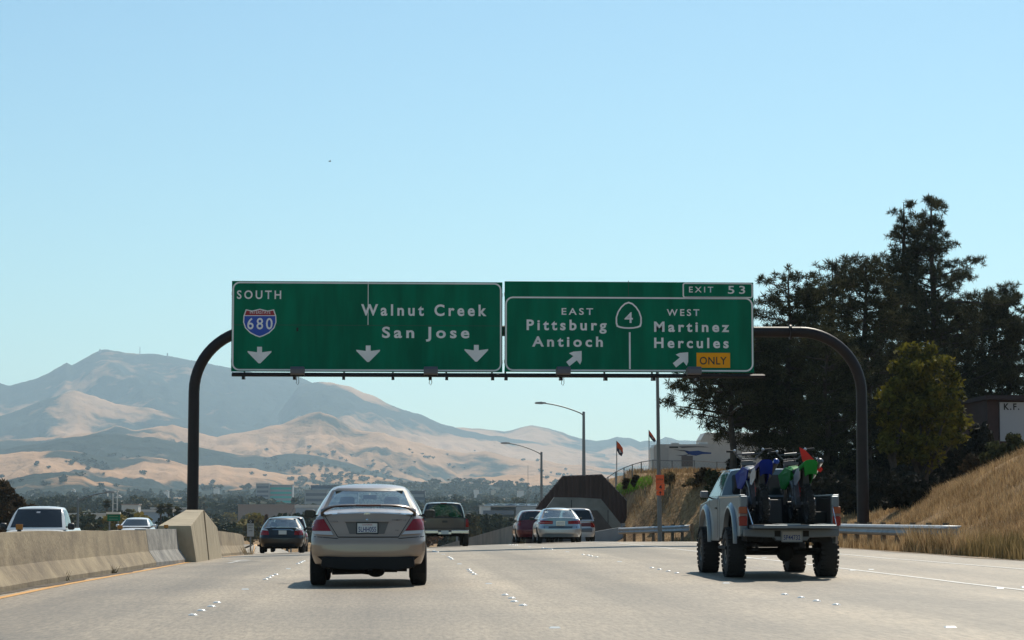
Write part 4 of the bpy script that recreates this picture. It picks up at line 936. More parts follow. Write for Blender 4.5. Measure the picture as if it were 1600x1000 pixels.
# ------------------------------------------------------------------ dirt bikes
def rotpt(p, a, c=(0, 0)): return (c[0] + (p[0] - c[0]) * math.cos(a) - (p[1] - c[1]) * math.sin(a), c[1] + (p[0] - c[0]) * math.sin(a) + (p[1] - c[1]) * math.cos(a))
def bike(label, loc, col, colname, lean, rz, sil_side=1, bars=.40):
    pm = mat(colname, col, .5, coat=.0, spec=.15, var=.1, vscale=4); M_W = mat('shaded_white_plastic', (.34, .34, .35), .35); M_AL = mat('bare_aluminium', (.5, .5, .5), .3, metal=.9); M_F = mat('frame_grey', (.12, .12, .13), .4, metal=.5)  # white plastic greyed in its base colour to stand for shade
    M_PIPE2 = mat('silencer_aluminium', (.55, .54, .50), .28, metal=.95)
    t = thing('dirt_bike', label, 'motorcycle', loc, rz, 'dirt bikes standing in the truck bed'); t.scale = (1, .98, 1.0); t.rotation_euler = (0, lean, rz)
    for y, r, wd in ((0, .335, .125), (1.42, .345, .09)):
        h = wd / 2; mb = MB(); mb.lathe([(-h * .6, r * .76), (-h * .95, r * .86), (-h * .7, r * .96), (0, r), (h * .7, r * .96), (h * .95, r * .86), (h * .6, r * .76)], (0, y, r), 'X', 32)
        for k in range(26):
            m = Matrix.Translation((0, y, r)) @ Matrix.Rotation(2 * math.pi * k / 26, 4, 'X')
            mb.box(-h * .9, -h * .3, -.014, .014, r * .93, r + .01, m); mb.box(h * .3, h * .9, -.014, .014, r * .93, r + .01, m); mb.box(-h * .25, h * .25, .012, .036, r * .95, r + .012, m)
        wo_ = mk('wheel', mb, M_TYRE, t, smooth=35)
        mb = MB(); mb.lathe([(-h * .5, r * .77), (-h * .3, r * .72), (h * .3, r * .72), (h * .5, r * .77)], (0, y, r), 'X', 28).lathe([(-.06, .03), (-.06, .045), (.06, .045), (.06, .03)], (0, y, r), 'X', 14)
        for k in range(16):
            a = 2 * math.pi * k / 16; mb.tube([((-.05 if k % 2 else .05), y + .04 * math.cos(a), r + .04 * math.sin(a)), (0, y + r * .73 * math.cos(a), r + r * .73 * math.sin(a))], .003, 4)
        mk('rim', mb, mat('dark_bike_rim', (.06, .06, .06), .45, metal=.5), wo_)
    # frame, swingarm, engine, shock
    mb = MB()
    for s in (-1, 1):
        mb.tube([(s * .03, 1.08, .98), (s * .10, .85, .80), (s * .12, .50, .62), (s * .11, .42, .35), (s * .08, .80, .26), (s * .05, 1.05, .55), (s * .03, 1.10, .88)], .02, 8)
        mb.tube([(s * .07, .50, .80), (s * .07, .15, .88), (s * .05, -.12, .92)], .012, 6)
        mb.box(s * .095 - .014, s * .095 + .014, -.02, .48, .33, .38)
    mk('frame', mb, M_F, t)
    mk('engine', MB().box(-.11, .11, .48, .80, .28, .48).prism([(.60, .46), (.78, .44), (.86, .66), (.68, .70)], -.08, .08, 'yz').lathe([(-.14, .09), (.14, .09)], (0, .62, .38), 'X', 18, cap=True), mat('engine_grey', (.16, .16, .17), .45, metal=.7, var=.3, vscale=8), t, bevel=.012)
    mk('shock', MB().tube([(0, .40, .42), (0, .46, .76)], .035, 10), mat('spring_red', (.35, .03, .02), .4), t)
    mk('chain_guard', MB().tube([(.13, 0, .33), (.13, .45, .37)], .012, 5).lathe([(-.01 + .11, .10), (.01 + .11, .10)], (0, 0, .335), 'X', 20, cap=True), M_F, t)
    # fork + bars + front fender + number plate
    mb = MB()
    for s in (-1, 1): mb.tube([(s * .10, 1.42, .345), (s * .10, 1.10, 1.04)], [.028, .024], 10)
    fk = mk('fork', mb, M_AL, t)
    mk('fork_clamp', MB().box(-.13, .13, 1.07, 1.16, .93, .97).box(-.13, .13, 1.04, 1.12, 1.02, 1.06), M_F, fk)
    mb = MB(); mb.tube([(-bars, .92, 1.27), (-.26, .99, 1.26), (-.13, 1.07, 1.12), (.13, 1.07, 1.12), (.26, .99, 1.26), (bars, .92, 1.27)], .014, 8).tube([(-.20, 1.03, 1.21), (.20, 1.03, 1.21)], .010, 6)
    hb = mk('handlebar', mb, M_F, t)
    for s in (-1, 1):
        mk('grip', MB().tube([(s * bars, .92, 1.27), (s * (bars - .12), .945, 1.267)], .02, 8), mat('grip_rubber', (.03, .03, .03), .8), hb)
        mk('lever', MB().tube([(s * (bars - .13), .95, 1.27), (s * (bars - .10), 1.02, 1.26), (s * (bars + .01), 1.00, 1.255)], .007, 5).sphere((s * (bars - .15), .96, 1.275), .026, 8, 6), M_AL, hb)
    mk('crossbar_pad', MB().tube([(-.11, 1.03, 1.21), (.11, 1.03, 1.21)], .024, 8), M_F, hb)
    mk('front_fender', MB().prism([(1.0, .86), (1.30, .80), (1.72, .70), (1.74, .72), (1.30, .835), (1.0, .90)], -.085, .085, 'yz'), pm, t, bevel=.02)
    mk('number_plate', MB().prism([(-.11, 1.10), (.11, 1.10), (.10, .90), (0, .84), (-.10, .90)], 1.17, 1.185), M_F, t, bevel=.008)  # grey instead of white, darkened in colour for the shade
    # seat, tank, shrouds, side panels, rear fender
    mk('seat', MB().prism([(.95, 1.0), (.62, .94), (.20, .965), (-.14, 1.03), (-.12, .96), (.20, .89), (.62, .86), (.92, .90)], -.085, .085, 'yz'), mat('seat_black', (.025, .025, .03), .7), t, bevel=.03)
    mk('tank', MB().prism([(.60, .95), (.98, 1.01), (1.06, .90), (.98, .78), (.62, .80)], -.10, .10, 'yz'), M_W if colname.startswith('blue') else pm, t, bevel=.04)
    for s in (-1, 1):
        V = [(s * .11, .58, .93), (s * .13, .98, .99), (s * .22, 1.24, .86), (s * .21, 1.14, .62), (s * .17, .98, .60), (s * .12, .72, .76)]
        mb = MB(); mb.add(V + [(x - s * .02, y, z) for x, y, z in V], [tuple(range(6)), tuple(range(11, 5, -1))] + [(i, i + 6, (i + 1) % 6 + 6, (i + 1) % 6) for i in range(6)])
        mk('shroud', mb, pm, t, bevel=.008)
        V = [(s * .10, .48, .84), (s * .12, .10, .93), (s * .115, -.16, .97), (s * .12, -.10, .78), (s * .13, .22, .66), (s * .11, .46, .68)]
        mb = MB(); mb.add(V + [(x - s * .015, y, z) for x, y, z in V], [tuple(range(6)), tuple(range(11, 5, -1))] + [(i, i + 6, (i + 1) % 6 + 6, (i + 1) % 6) for i in range(6)])
        mk('side_panel', mb, M_W if s < 0 else pm, t, bevel=.008)
    # rear fender: arched blade rising to the back, drops at the sides
    V = []; N = 10; ys = np.linspace(.25, -.52, N)
    for i, y in enumerate(ys):
        f = i / (N - 1); zc = .93 + .13 * f ** .8; hw = .110 + .016 * f - .01 * max(0, f - .8) * 5; dr = .12 * (1 - .3 * f)
        for (a, b) in ((-1, -dr), (-.97, -.02), (-.6, .012), (0, .02), (.6, .012), (.97, -.02), (1, -dr)): V.append((a * hw, y, zc + b))
    Fc = [(i * 7 + k, i * 7 + k + 1, (i + 1) * 7 + k + 1, (i + 1) * 7 + k) for i in range(N - 1) for k in range(6)]
    # back lip hanging down
    base = len(V); i0 = (N - 1) * 7
    for k in range(7): x, y, z = V[i0 + k]; V.append((x * .88, y + .05, z - (.24 if k not in (0, 6) else .14)))
    Fc += [(i0 + k, i0 + k + 1, base + k + 1, base + k) for k in range(6)]
    o = mk('rear_fender', MB().add(V, Fc), pm, t, smooth=50); sm = o.modifiers.new('s', 'SOLIDIFY'); sm.thickness = .006
    mk('mud_guard', MB().box(-.055, .055, -.04, .30, .62, .90), M_BLACKP, t, bevel=.01)
    # silencer
    s = sil_side
    mb = MB(); mb.tube([(s * .13, .60, .50), (s * .17, .50, .62), (s * .15, .30, .78), (s * .155, .15, .84)], [.02, .022, .025, .03], 10)
    mk('exhaust_header', mb, M_F, t)
    d0, d1 = Vector((s * .16, .18, .80)), Vector((s * .215, -.34, 1.04))
    sil = mk('silencer', MB().tube([d0, d1], .052, 16), M_PIPE2, t, smooth=40)
    dd = (d1 - d0).normalized()
    mk('silencer_tip', MB().tube([d1, d1 + dd * .02], [.052, .030], 16).tube([d1 + dd * .0, d1 + dd * .035], .022, 12), M_F if colname.startswith('green') else mat('blue_cap', (.02, .06, .3), .4), sil)
    return t
bz = rz_(TX, TY) + .915
bike('blue and white dirt bike standing on the left in the truck bed', (TX - .37, TY - .62, bz), (.003, .018, .20), 'blue_plastic', R(-3), R(2), 1)
bike('green dirt bike standing on the right in the truck bed', (TX + .42, TY - .60, bz), (.012, .22, .035), 'green_plastic', R(-5), R(2), 1)
# pennant on a whip
fl = thing('pennant_flag', 'red triangular pennant above the green dirt bike', 'flag', (TX + .52, TY + .5, rz_(TX, TY) + .95))
mk('whip', MB().tube([(-.08, .1, 0), (-.12, .05, .8), (-.18, 0, 1.28)], .008, 5), M_BLACKP, fl)
pa = [P(1249, 699, TY - .75), P(1258, 703, TY - .75), P(1286, 733, TY - .77), P(1282, 738, TY - .77), P(1254, 721, TY - .75)]
V = []
for p in pa: V.append(Vector((p.x, p.y, p.z)) - fl.location)
o = mk('cloth', MB().add([tuple(v) for v in V] + [(v.x, v.y + .012, v.z) for v in V], [(0, 1, 2, 3, 4), (9, 8, 7, 6, 5)] + [(i, i + 5, (i + 1) % 5 + 5, (i + 1) % 5) for i in range(5)]), mat('red_cloth', (.75, .02, .01), .7), fl)
# boxes and a fuel can between the bikes
o = tag(mk('cool_box', MB().prism([(-.17, 0), (.17, 0), (.15, .42), (-.15, .42)], 0, .34), mat('grey_box', (.10, .09, .09), .6), None, bevel=.02), 'grey box standing between the two dirt bikes', 'box'); o.location = (TX + .02, TY + .75, bz)
# ------------------------------------------------------------------ noise wall, retaining wall
M_BRN = mat('brown_corrugated_steel', (.085, .048, .04), .7, var=.25, vscale=.8, stretch=(3, 1, .3))
def panel(name, pts, Y, th, m, label=None, cat=None, parent=None, ribs=0, zbot=None):
    O = P(pts[0][0], pts[0][1], Y)
    q = [P(a, b, Y) for a, b in pts]; out = [(p.x, p.z) for p in q]
    return out
bw = thing('noise_wall', 'brown corrugated steel wall with clipped corners beyond the silver sedan', 'wall', (P(910, 800, 122).x, 122, -3))
ox, oz = bw.location.x, bw.location.z
def pl(pts, Y): return [(P(a, b, Y).x - ox, P(a, b, Y).z - oz) for a, b in pts]
outl = pl([(822, 823), (843, 787), (879, 745), (940, 742.5), (979.5, 783), (979.5, 852)], 122); outl = outl + [(outl[-1][0], -1), (outl[0][0], -1)]
mk('panel', MB().prism(outl, 0, .12), M_BRN, bw)
def top_of(x):
    for a, b in zip(outl[:-1], outl[1:]):
        if a[0] <= x <= b[0] and b[0] > a[0]: return a[1] + (b[1] - a[1]) * (x - a[0]) / (b[0] - a[0])
    return outl[0][1]
mb = MB(); x = outl[0][0] + .05
while x < outl[4][0] - .1: mb.box(x, x + .11, -.06, 0, -1, top_of(x + .05) + .02); x += .24
mk('ribs', mb, M_BRN, bw)
mb = MB(); mb.tube([(a, .02, b + .03) for a, b in outl[:5]], .035, 6); mk('coping', mb, mat('light_coping', (.28, .22, .2), .7), bw)
cw_ = thing('concrete_wall', 'grey concrete wall with sloping shoulders in front of the brown steel wall', 'wall', (ox, 119.5, oz))
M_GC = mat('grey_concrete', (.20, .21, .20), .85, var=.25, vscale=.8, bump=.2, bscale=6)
o2 = pl([(838, 815), (866, 777), (905, 777.5), (939, 779.5), (976, 826), (976, 856), (838, 856)], 119.5)
mk('wall_face', MB().prism(o2, 0, .3), M_GC, cw_)
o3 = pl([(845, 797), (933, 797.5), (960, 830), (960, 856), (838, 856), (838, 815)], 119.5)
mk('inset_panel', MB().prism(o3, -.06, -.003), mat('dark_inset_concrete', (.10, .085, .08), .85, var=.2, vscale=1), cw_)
for a in (893, 950): x = pl([(a, 800)], 119.5)[0][0]; z = pl([(a, 781 if a < 940 else 797)], 119.5)[0][1]; mk('joint', MB().box(x - .015, x + .015, -.008, -.002, .5, z), M_UNDER, cw_)
pw = thing('parapet', 'pale blue grey concrete parapet at the end of the guardrail', 'parapet', (ox, 117.5, oz))
o4 = pl([(900, 836), (936, 829.5), (975, 823), (975, 858), (900, 858)], 117.5); mk('wall_face', MB().prism(o4, 0, .35), mat('pale_concrete', (.30, .33, .35), .8, var=.15, vscale=.8), pw)
mk('end_post', MB().box(pl([(972, 823)], 117.5)[0][0], pl([(977, 823)], 117.5)[0][0], -.06, .5, .3, pl([(975, 818)], 117.5)[0][1]), M_GALV, pw)
# long retaining wall dropping away to the left of the red car
a = P(800, 821, 128); b = P(688, 853, 215)
mb = MB(); n = 12
pts = [a.lerp(b, i / n) for i in range(n + 1)]
V = []; 
for p in pts: V += [(p.x, p.y, p.z), (p.x + .35, p.y + .1, p.z), (p.x + .35, p.y + .1, p.z - 4.5), (p.x, p.y, p.z - 4.5)]
mb.add(V, [(i * 4 + k, i * 4 + (k + 1) % 4, (i + 1) * 4 + (k + 1) % 4, (i + 1) * 4 + k) for i in range(n) for k in range(4)] + [(0, 1, 2, 3), tuple(n * 4 + k for k in range(4))])
tag(mk('retaining_wall', mb, mat('brown_grey_concrete', (.17, .145, .12), .9, var=.3, vscale=.5, bump=.2)), 'low concrete retaining wall descending between the pickup and the red hatchback', 'wall')
# long gray sound wall far below
p0 = P(640, 832, 760); p1 = P(826, 832, 700); zt_ = P(700, 817.5, 740).z
mb = MB(); mb.prism([(p0.x, p0.y), (p1.x, p1.y), (p1.x, p1.y + 1), (p0.x, p0.y + 1)], -7.5, zt_, 'xy'); tag(mk('sound_wall', mb, mat('wall_grey_far', (.26, .27, .27), .9, var=.1, vscale=.1)), 'long grey sound wall far below beyond the brown pickup', 'wall')

# ------------------------------------------------------------------ street lamps, poles, signs
M_POLE = mat('galvanised_pole', (.20, .22, .23), .5, metal=.5)
def lamp(px, pyt, Y, armpx, armpy, label, r=.085, m=None, base=None):
    m = m or M_POLE
    b = P(px, pyt, Y); zb_ = gz(b.x, Y) if base is None else base
    t = thing('street_lamp', label, 'street lamp', (b.x, Y, zb_), group='cobra head street lamps'); H = b.z - zb_
    mk('pole', MB().tube([(0, 0, -.3), (0, 0, H)], [r * 1.25, r * .8], 12).sphere((0, 0, H + .03), r * .9, 10, 6), m, t, smooth=50)
    e = P(armpx, armpy, Y); dx, dz = e.x - b.x, e.z - b.z
    pts = [(0, 0, H - .15)] + [(dx * f, 0, H - .1 + dz * (1 - (1 - f) ** 1.9)) for f in np.linspace(.08, .84, 9)] 
    pts.append((dx * .9, 0, pts[-1][2]))
    arm = mk('arm', MB().tube(pts, .045, 8), m, t, smooth=60)
    s = 1 if dx > 0 else -1; L = min(.85, abs(dx) * .35); z = pts[-1][2]
    mk('lamp_head', MB().prism([(dx - s * L, z - .03), (dx - s * L, z + .05), (dx - s * L * .6, z + .10), (dx - s * .1, z + .07), (dx, z + .01), (dx - s * .08, z - .06), (dx - s * L * .6, z - .09)], -.14, .14), mat('lamp_head_grey', (.30, .31, .32), .5), t, bevel=.02)
    return t
lamp(912, 645.5, 168, 835, 627, 'tall street lamp with arm to the left behind the brown wall', .12)
lamp(846, 708, 205, 782, 690, 'farther street lamp left of the brown wall', .12)
lamp(122, 780, 180, 181, 766.5, 'street lamp beyond the white pickup with arm to the right', .10)
lamp(714, 789, 210, 728, 779, 'small street lamp rising behind the brown pickup', .08)
lamp(455, 800, 300, 462, 792, 'tiny street lamp above the black sedan', .1)
# roadside pole with orange signs
b = P(1031, 832, 94); H = P(1026, 470, 94).z - gz(b.x, 94)
tp = thing('street_lamp', 'tall roadside lamp pole rising behind the exit sign', 'street lamp', (b.x, 94, gz(b.x, 94)), group='cobra head street lamps'); tp.rotation_euler = (0, R(-.55), 0)
mk('pole', MB().tube([(0, 0, -.3), (0, 0, H)], [.095, .05], 12), mat('grey_pole', (.16, .16, .16), .55, metal=.3), tp, smooth=50)
mk('arm', MB().tube([(0, 0, H - .1), (-.8, 0, H + .35), (-1.9, 0, H + .5)], .04, 8), MATS['grey_pole'], tp)
mk('lamp_head', MB().prism([(-2.5, H + .45), (-1.8, H + .44), (-1.8, H + .56), (-2.3, H + .58)], -.14, .14), MATS['lamp_head_grey'], tp, bevel=.02)
mk('hand_hole_cover', MB().box(-.05, .05, -.135, -.11, .5, .8), MATS['grey_pole'], tp)
M_OR = mat('orange_sign', (.75, .10, .02), .5, var=.08, vscale=3); M_BK = MATS['sign_black']
c = P(1031.5, 757, 93.8)
so = thing('detour_sign', 'orange detour sign stack with the number 4 and an arrow on the lamp pole', 'road sign', (c.x, 93.8, c.z))
s_ = 93.8 / F
def ob(x0, x1, y0, y1): return ((x0 - 1031.5) * s_, (x1 - 1031.5) * s_, (757 - y1) * s_, (757 - y0) * s_)
x0, x1, z0, z1 = ob(1024.5, 1037.5, 742, 755.5); top = mk('detour_panel', MB().box(x0, x1, -.01, .01, z0, z1), M_OR, so); text('DETOUR', top, M_BK, x0 + .04, x1 - .04, z0 + .13, .07, -.012, weight=.01)
x0, x1, z0, z1 = ob(1025, 1038.5, 755.7, 766.5); mid = mk('route_panel', MB().prism([(x0, z0 + .04), (x0 - .0, z1), (x1, z1), (x1, z0 + .04), ((x0 + x1) / 2 + .1, z0), ((x0 + x1) / 2 - .1, z0)], -.02, 0), M_OR, so); text('4', mid, M_BK, (x0 + x1) / 2, None, z0 + .06, .18, -.022, weight=.02)
x0, x1, z0, z1 = ob(1025.5, 1037.5, 766.7, 774); low_ = mk('arrow_panel', MB().box(x0, x1, -.01, .01, z0, z1), M_OR, so); xm = (x0 + x1) / 2
mk('arrow', MB().prism([(xm - .02, z0 + .02), (xm + .02, z0 + .02), (xm + .02, z0 + .10), (xm + .06, z0 + .10), (xm, z1 - .015), (xm - .06, z0 + .10), (xm - .02, z0 + .10)], -.016, -.012), M_BK, low_)
# small diamond lane sign in the median
c = P(391.5, 823, 96); g = rz_(c.x, 96)
sg = thing('lane_sign', 'small black and white carpool lane sign on the median beside the black sedan', 'road sign', (c.x, 96, g + .1)); s_ = 96 / F; zc = c.z - g - .1
mk('sign_post', MB().box(-.03, .03, .02, .06, 0, zc + .3), M_POLE, sg)
mk('black_panel', MB().box(-5.2 * s_, 5.2 * s_, -.01, .012, zc + 5.2 * s_, zc + 11 * s_), M_BK, sg)
wpnl = mk('white_panel', MB().box(-5.2 * s_, 5.2 * s_, -.01, .012, zc - 15 * s_, zc + 5 * s_), mat('sign_white', (.42, .42, .42), .6), sg)
mb = MB(); dd = lambda r: [(r * .8, zc + 8.1 * s_), (0, zc + 8.1 * s_ + r), (-r * .8, zc + 8.1 * s_), (0, zc + 8.1 * s_ - r)]
ring(mb, dd(.065), dd(.04), -.014, -.011); mk('diamond', mb, MATS['sign_white'], sg)
text('CARPOOL', wpnl, M_BK, -.11, .11, zc + 1.5 * s_, .05, -.012, weight=.01); text('ONLY', wpnl, M_BK, -.09, .09, zc - 2.5 * s_, .055, -.012, weight=.01); text('LANE', wpnl, M_BK, -.08, .08, zc - 7 * s_, .055, -.012, weight=.01)
# tuft of pale weed / litter at the barrier foot
c = P(388, 861, 86)
mb = MB()
for k in range(60):
    a = random.uniform(0, 6.28); l_ = random.uniform(.12, .4); s1 = random.uniform(.1, .9); q = Vector((c.x + .2 * math.cos(a) * s1, 86 + random.uniform(-.3, .3), rz_(-5, 86)))
    mb.add([q, q + Vector((.02, 0, .01)), q + Vector((.18 * math.cos(a), .1 * math.sin(a), l_))], [(0, 1, 2)])
tag(mk('dry_weed', mb, mat('pale_weed', (.5, .42, .3), .9)), 'pale dry weed growing at the foot of the far barrier', 'plant')
for k, (yy, xx) in enumerate(((40, -5.55), (46.5, -5.5))):
    mb = MB()
    for j in range(26):
        a = random.uniform(0, 6.28); l_ = random.uniform(.05, .2); q = Vector((xx + random.uniform(-.05, .08), yy + random.uniform(-.15, .15), rz_(-5, yy)))
        mb.add([q, q + Vector((.012, 0, .0)), q + Vector((.1 * math.cos(a), .1 * math.sin(a), l_))], [(0, 1, 2)])
    tag(mk('dry_weed', mb, mat('olive_weed', (.16, .13, .06), .9)), ('thin olive weed in the gutter nearer the camera', 'thin olive weed in the gutter nearer the patched barrier')[k], 'plant')

def hit(px, py, y0=45.0, y1=200.0):
    d = _Rm @ Vector(((px - 800) / F, (500 - py) / F, -1)); ys = np.arange(y0, y1, .5); X = d.x / d.y * ys; Z = EYE + d.z / d.y * ys; b_ = np.nonzero(Z < ground_z(X, ys))[0]
    return float(ys[b_[0]]) if len(b_) else None
# ------------------------------------------------------------------ dry grass blades (stuff)
def leaf_mat(name, c1, c2, rough=.8, trans=.0):
    m = bpy.data.materials.new(name); m.use_nodes = True; n = m.node_tree.nodes; l = m.node_tree.links; b = n['Principled BSDF']
    b.inputs['Roughness'].default_value = rough; b.inputs['Specular IOR Level'].default_value = .15
    g = n.new('ShaderNodeNewGeometry'); r = n.new('ShaderNodeValToRGB'); e = r.color_ramp.elements; e[0].color = (*c1, 1); e[1].color = (*c2, 1)
    tc = n.new('ShaderNodeTexCoord'); tn = n.new('ShaderNodeTexNoise'); tn.inputs['Scale'].default_value = .8; tn.inputs['Detail'].default_value = 3; l.new(tc.outputs['Object'], tn.inputs[0])
    ma = n.new('ShaderNodeMath'); ma.operation = 'MULTIPLY_ADD'; ma.inputs[1].default_value = 1.7; ma.inputs[2].default_value = -.85; l.new(tn.outputs['Fac'], ma.inputs[0]); m3 = n.new('ShaderNodeMath'); m3.operation = 'ADD'; m3.use_clamp = True
    l.new(ma.outputs[0], m3.inputs[0]); l.new(g.outputs['Random Per Island'], m3.inputs[1]); l.new(m3.outputs[0], r.inputs[0]); l.new(r.outputs[0], b.inputs['Base Color'])
    if trans:
        tr = n.new('ShaderNodeBsdfTranslucent'); mx = n.new('ShaderNodeMixShader'); mx.inputs[0].default_value = trans; l.new(r.outputs[0], tr.inputs[0])
        l.new(b.outputs[0], mx.inputs[1]); l.new(tr.outputs[0], mx.inputs[2]); l.new(mx.outputs[0], n['Material Output'].inputs[0])
    return m
def blades(name, X, Y, hmin, hmax, wd, m, label, lean=.35):
    n = len(X); Z = ground_z(X, Y); h = RNG.uniform(hmin, hmax, n) * RNG.uniform(.6, 1, n); a = RNG.uniform(0, 6.283, n); la = RNG.uniform(0, 6.283, n); ll = h * RNG.uniform(0, lean, n)
    B = np.stack([X, Y, Z], 1); w2 = np.stack([np.cos(a), np.sin(a), np.zeros(n)], 1) * wd * .5
    T = B + np.stack([np.cos(la) * ll, np.sin(la) * ll, h], 1); Mx = B + (T - B) * .55 + np.stack([-np.cos(la) * ll * .2, -np.sin(la) * ll * .2, h * .03], 1)
    V = np.stack([B - w2, B + w2, Mx + w2 * .8, T, Mx - w2 * .8], 1).reshape(-1, 3)
    k = np.arange(n)[:, None] * 5
    tri = np.concatenate([k + np.array([[0, 1, 2]]), k + np.array([[0, 2, 4]]), k + np.array([[4, 2, 3]])], 0)
    me = fast_mesh(name, V, tri, m); o = bpy.data.objects.new(name, me); COL.objects.link(o); return tag(o, label, 'grass', kind='stuff')
M_STRAW = leaf_mat('straw', (.20, .12, .05), (.66, .46, .25), trans=.25)
M_STRAW2 = leaf_mat('straw_dull', (.16, .10, .05), (.48, .33, .17), trans=.2)
def bankpts(n, y0, y1, d0, d1, p=1.0):
    Y = y0 + (y1 - y0) * RNG.random(n) ** p; X = edge_r(Y) + d0 + (d1 - d0) * RNG.random(n); return X, Y
X, Y = bankpts(170000, 44, 88, 1.0, 11); m_ = (np.sin(X * 1.3 + Y * .7) + np.sin(X * .5 - Y * .9) + RNG.normal(0, .6, len(X))) > -.85
# keep the blades off the pavement and the guardrail front, leave bare soil next to the road
blades('dry_grass', X[m_], Y[m_], .08, .38, .013, M_STRAW, 'tall dry golden grass on the near right bank', .9)
X, Y = bankpts(9000, 50, 62, .0, 1.4); Y += .5 * np.sin(X * 9); k_ = RNG.random(len(X)) < (.25 + .75 * (np.sin(Y * 2.1) > -.2)); X, Y = X[k_], Y[k_]; blades('dry_grass', X, Y, .2, .85, .02, leaf_mat('greenish_weeds', (.13, .10, .04), (.42, .29, .13), trans=.25), 'greenish weeds overgrowing the near end of the guardrail')
X, Y = bankpts(45000, 88, 135, .9, 12); m_ = (np.sin(X * .9 + Y * .5) + np.sin(X * .33 - Y * .7) + RNG.normal(0, .7, len(X))) > -.3
blades('dry_grass', X[m_], Y[m_], .08, .34, .03, M_STRAW2, 'sparse dry grass on the far bank below the fence')
X, Y = bankpts(22000, 56, 94, -.1, 1.1); blades('dry_grass', X, Y, .12, .5, .018, M_STRAW, 'straw grass growing through the near guardrail')
X = RNG.uniform(13.85, 14.5, 5000); Y = RNG.uniform(55.5, 62, 5000) ** 1.0; blades('dry_grass', X, Y, .3, .95, .018, M_STRAW, 'tall weeds swallowing the near end of the guardrail', .5)
# strip of green lawn
LP = [(958, 772), (985, 765), (1018, 757), (1014, 749), (985, 757), (966, 763)]
def inside(x, y, pl_):
    r_ = False; n_ = len(pl_)
    for i_ in range(n_):
        (xa_, ya_), (xb_, yb_) = pl_[i_], pl_[i_ - 1]
        if (ya_ > y) != (yb_ > y) and x < (xb_ - xa_) * (y - ya_) / (yb_ - ya_) + xa_: r_ = not r_
    return r_
LX, LY = [], []
for _ in range(5000):
    px, py = RNG.uniform(956, 1020), RNG.uniform(748, 773)
    if inside(px, py, LP):
        yy = hit(px, py, 95, 160)
        if yy:
            for k in range(14): LX.append(P(px, py, yy).x + RNG.normal(0, .04)); LY.append(yy + RNG.normal(0, .1))
X, Y = np.array(LX), np.array(LY); blades('lawn', X, Y, .05, .12, .04, leaf_mat('lawn_green', (.10, .22, .02), (.24, .40, .05), trans=.3), 'strip of bright green grass below the chain link fence', .8)

# ------------------------------------------------------------------ trees
def tufts(pts, n, r, wd, ln, rng, up=.25):
    """needle/leaf faces scattered around anchor points; returns V, tri"""
    pts = np.asarray(pts); k = len(pts); C = np.repeat(pts, n, 0); m = len(C)
    d = rng.normal(0, 1, (m, 3)); d[:, 2] += up; d /= np.linalg.norm(d, axis=1)[:, None]
    s = rng.random(m)[:, None] * r
    base = C + d * s * .4; tip = base + d * ln * rng.uniform(.6, 1.2, (m, 1)); side = np.cross(d, rng.normal(0, 1, (m, 3))); side /= (np.linalg.norm(side, axis=1)[:, None] + 1e-6); side *= wd / 2
    V = np.stack([base - side, base + side, tip], 1).reshape(-1, 3); tri = np.arange(len(V)).reshape(-1, 3); return V, tri
M_BARK = mat('pine_bark', (.06, .045, .035), .95, var=.4, vscale=4, bump=.6, bscale=10)
M_PINE = leaf_mat('pine_needles', (.020, .024, .012), (.085, .080, .036), trans=.22)
M_GREENL = leaf_mat('yellow_green_leaves', (.05, .052, .008), (.17, .145, .02), trans=.35)
M_OLIVE = leaf_mat('olive_leaves', (.035, .04, .018), (.09, .09, .035), trans=.25)
M_DRYB = leaf_mat('dry_shrub_leaves', (.10, .08, .04), (.26, .19, .10), trans=.2)
M_UND = leaf_mat('shade_dark_leaves', (.010, .010, .007), (.032, .030, .018), trans=.1)  # near-black leaf colour stands in for the shade under the pines
M_BROWNL = leaf_mat('brown_leaves', (.045, .032, .018), (.11, .07, .035), trans=.2)
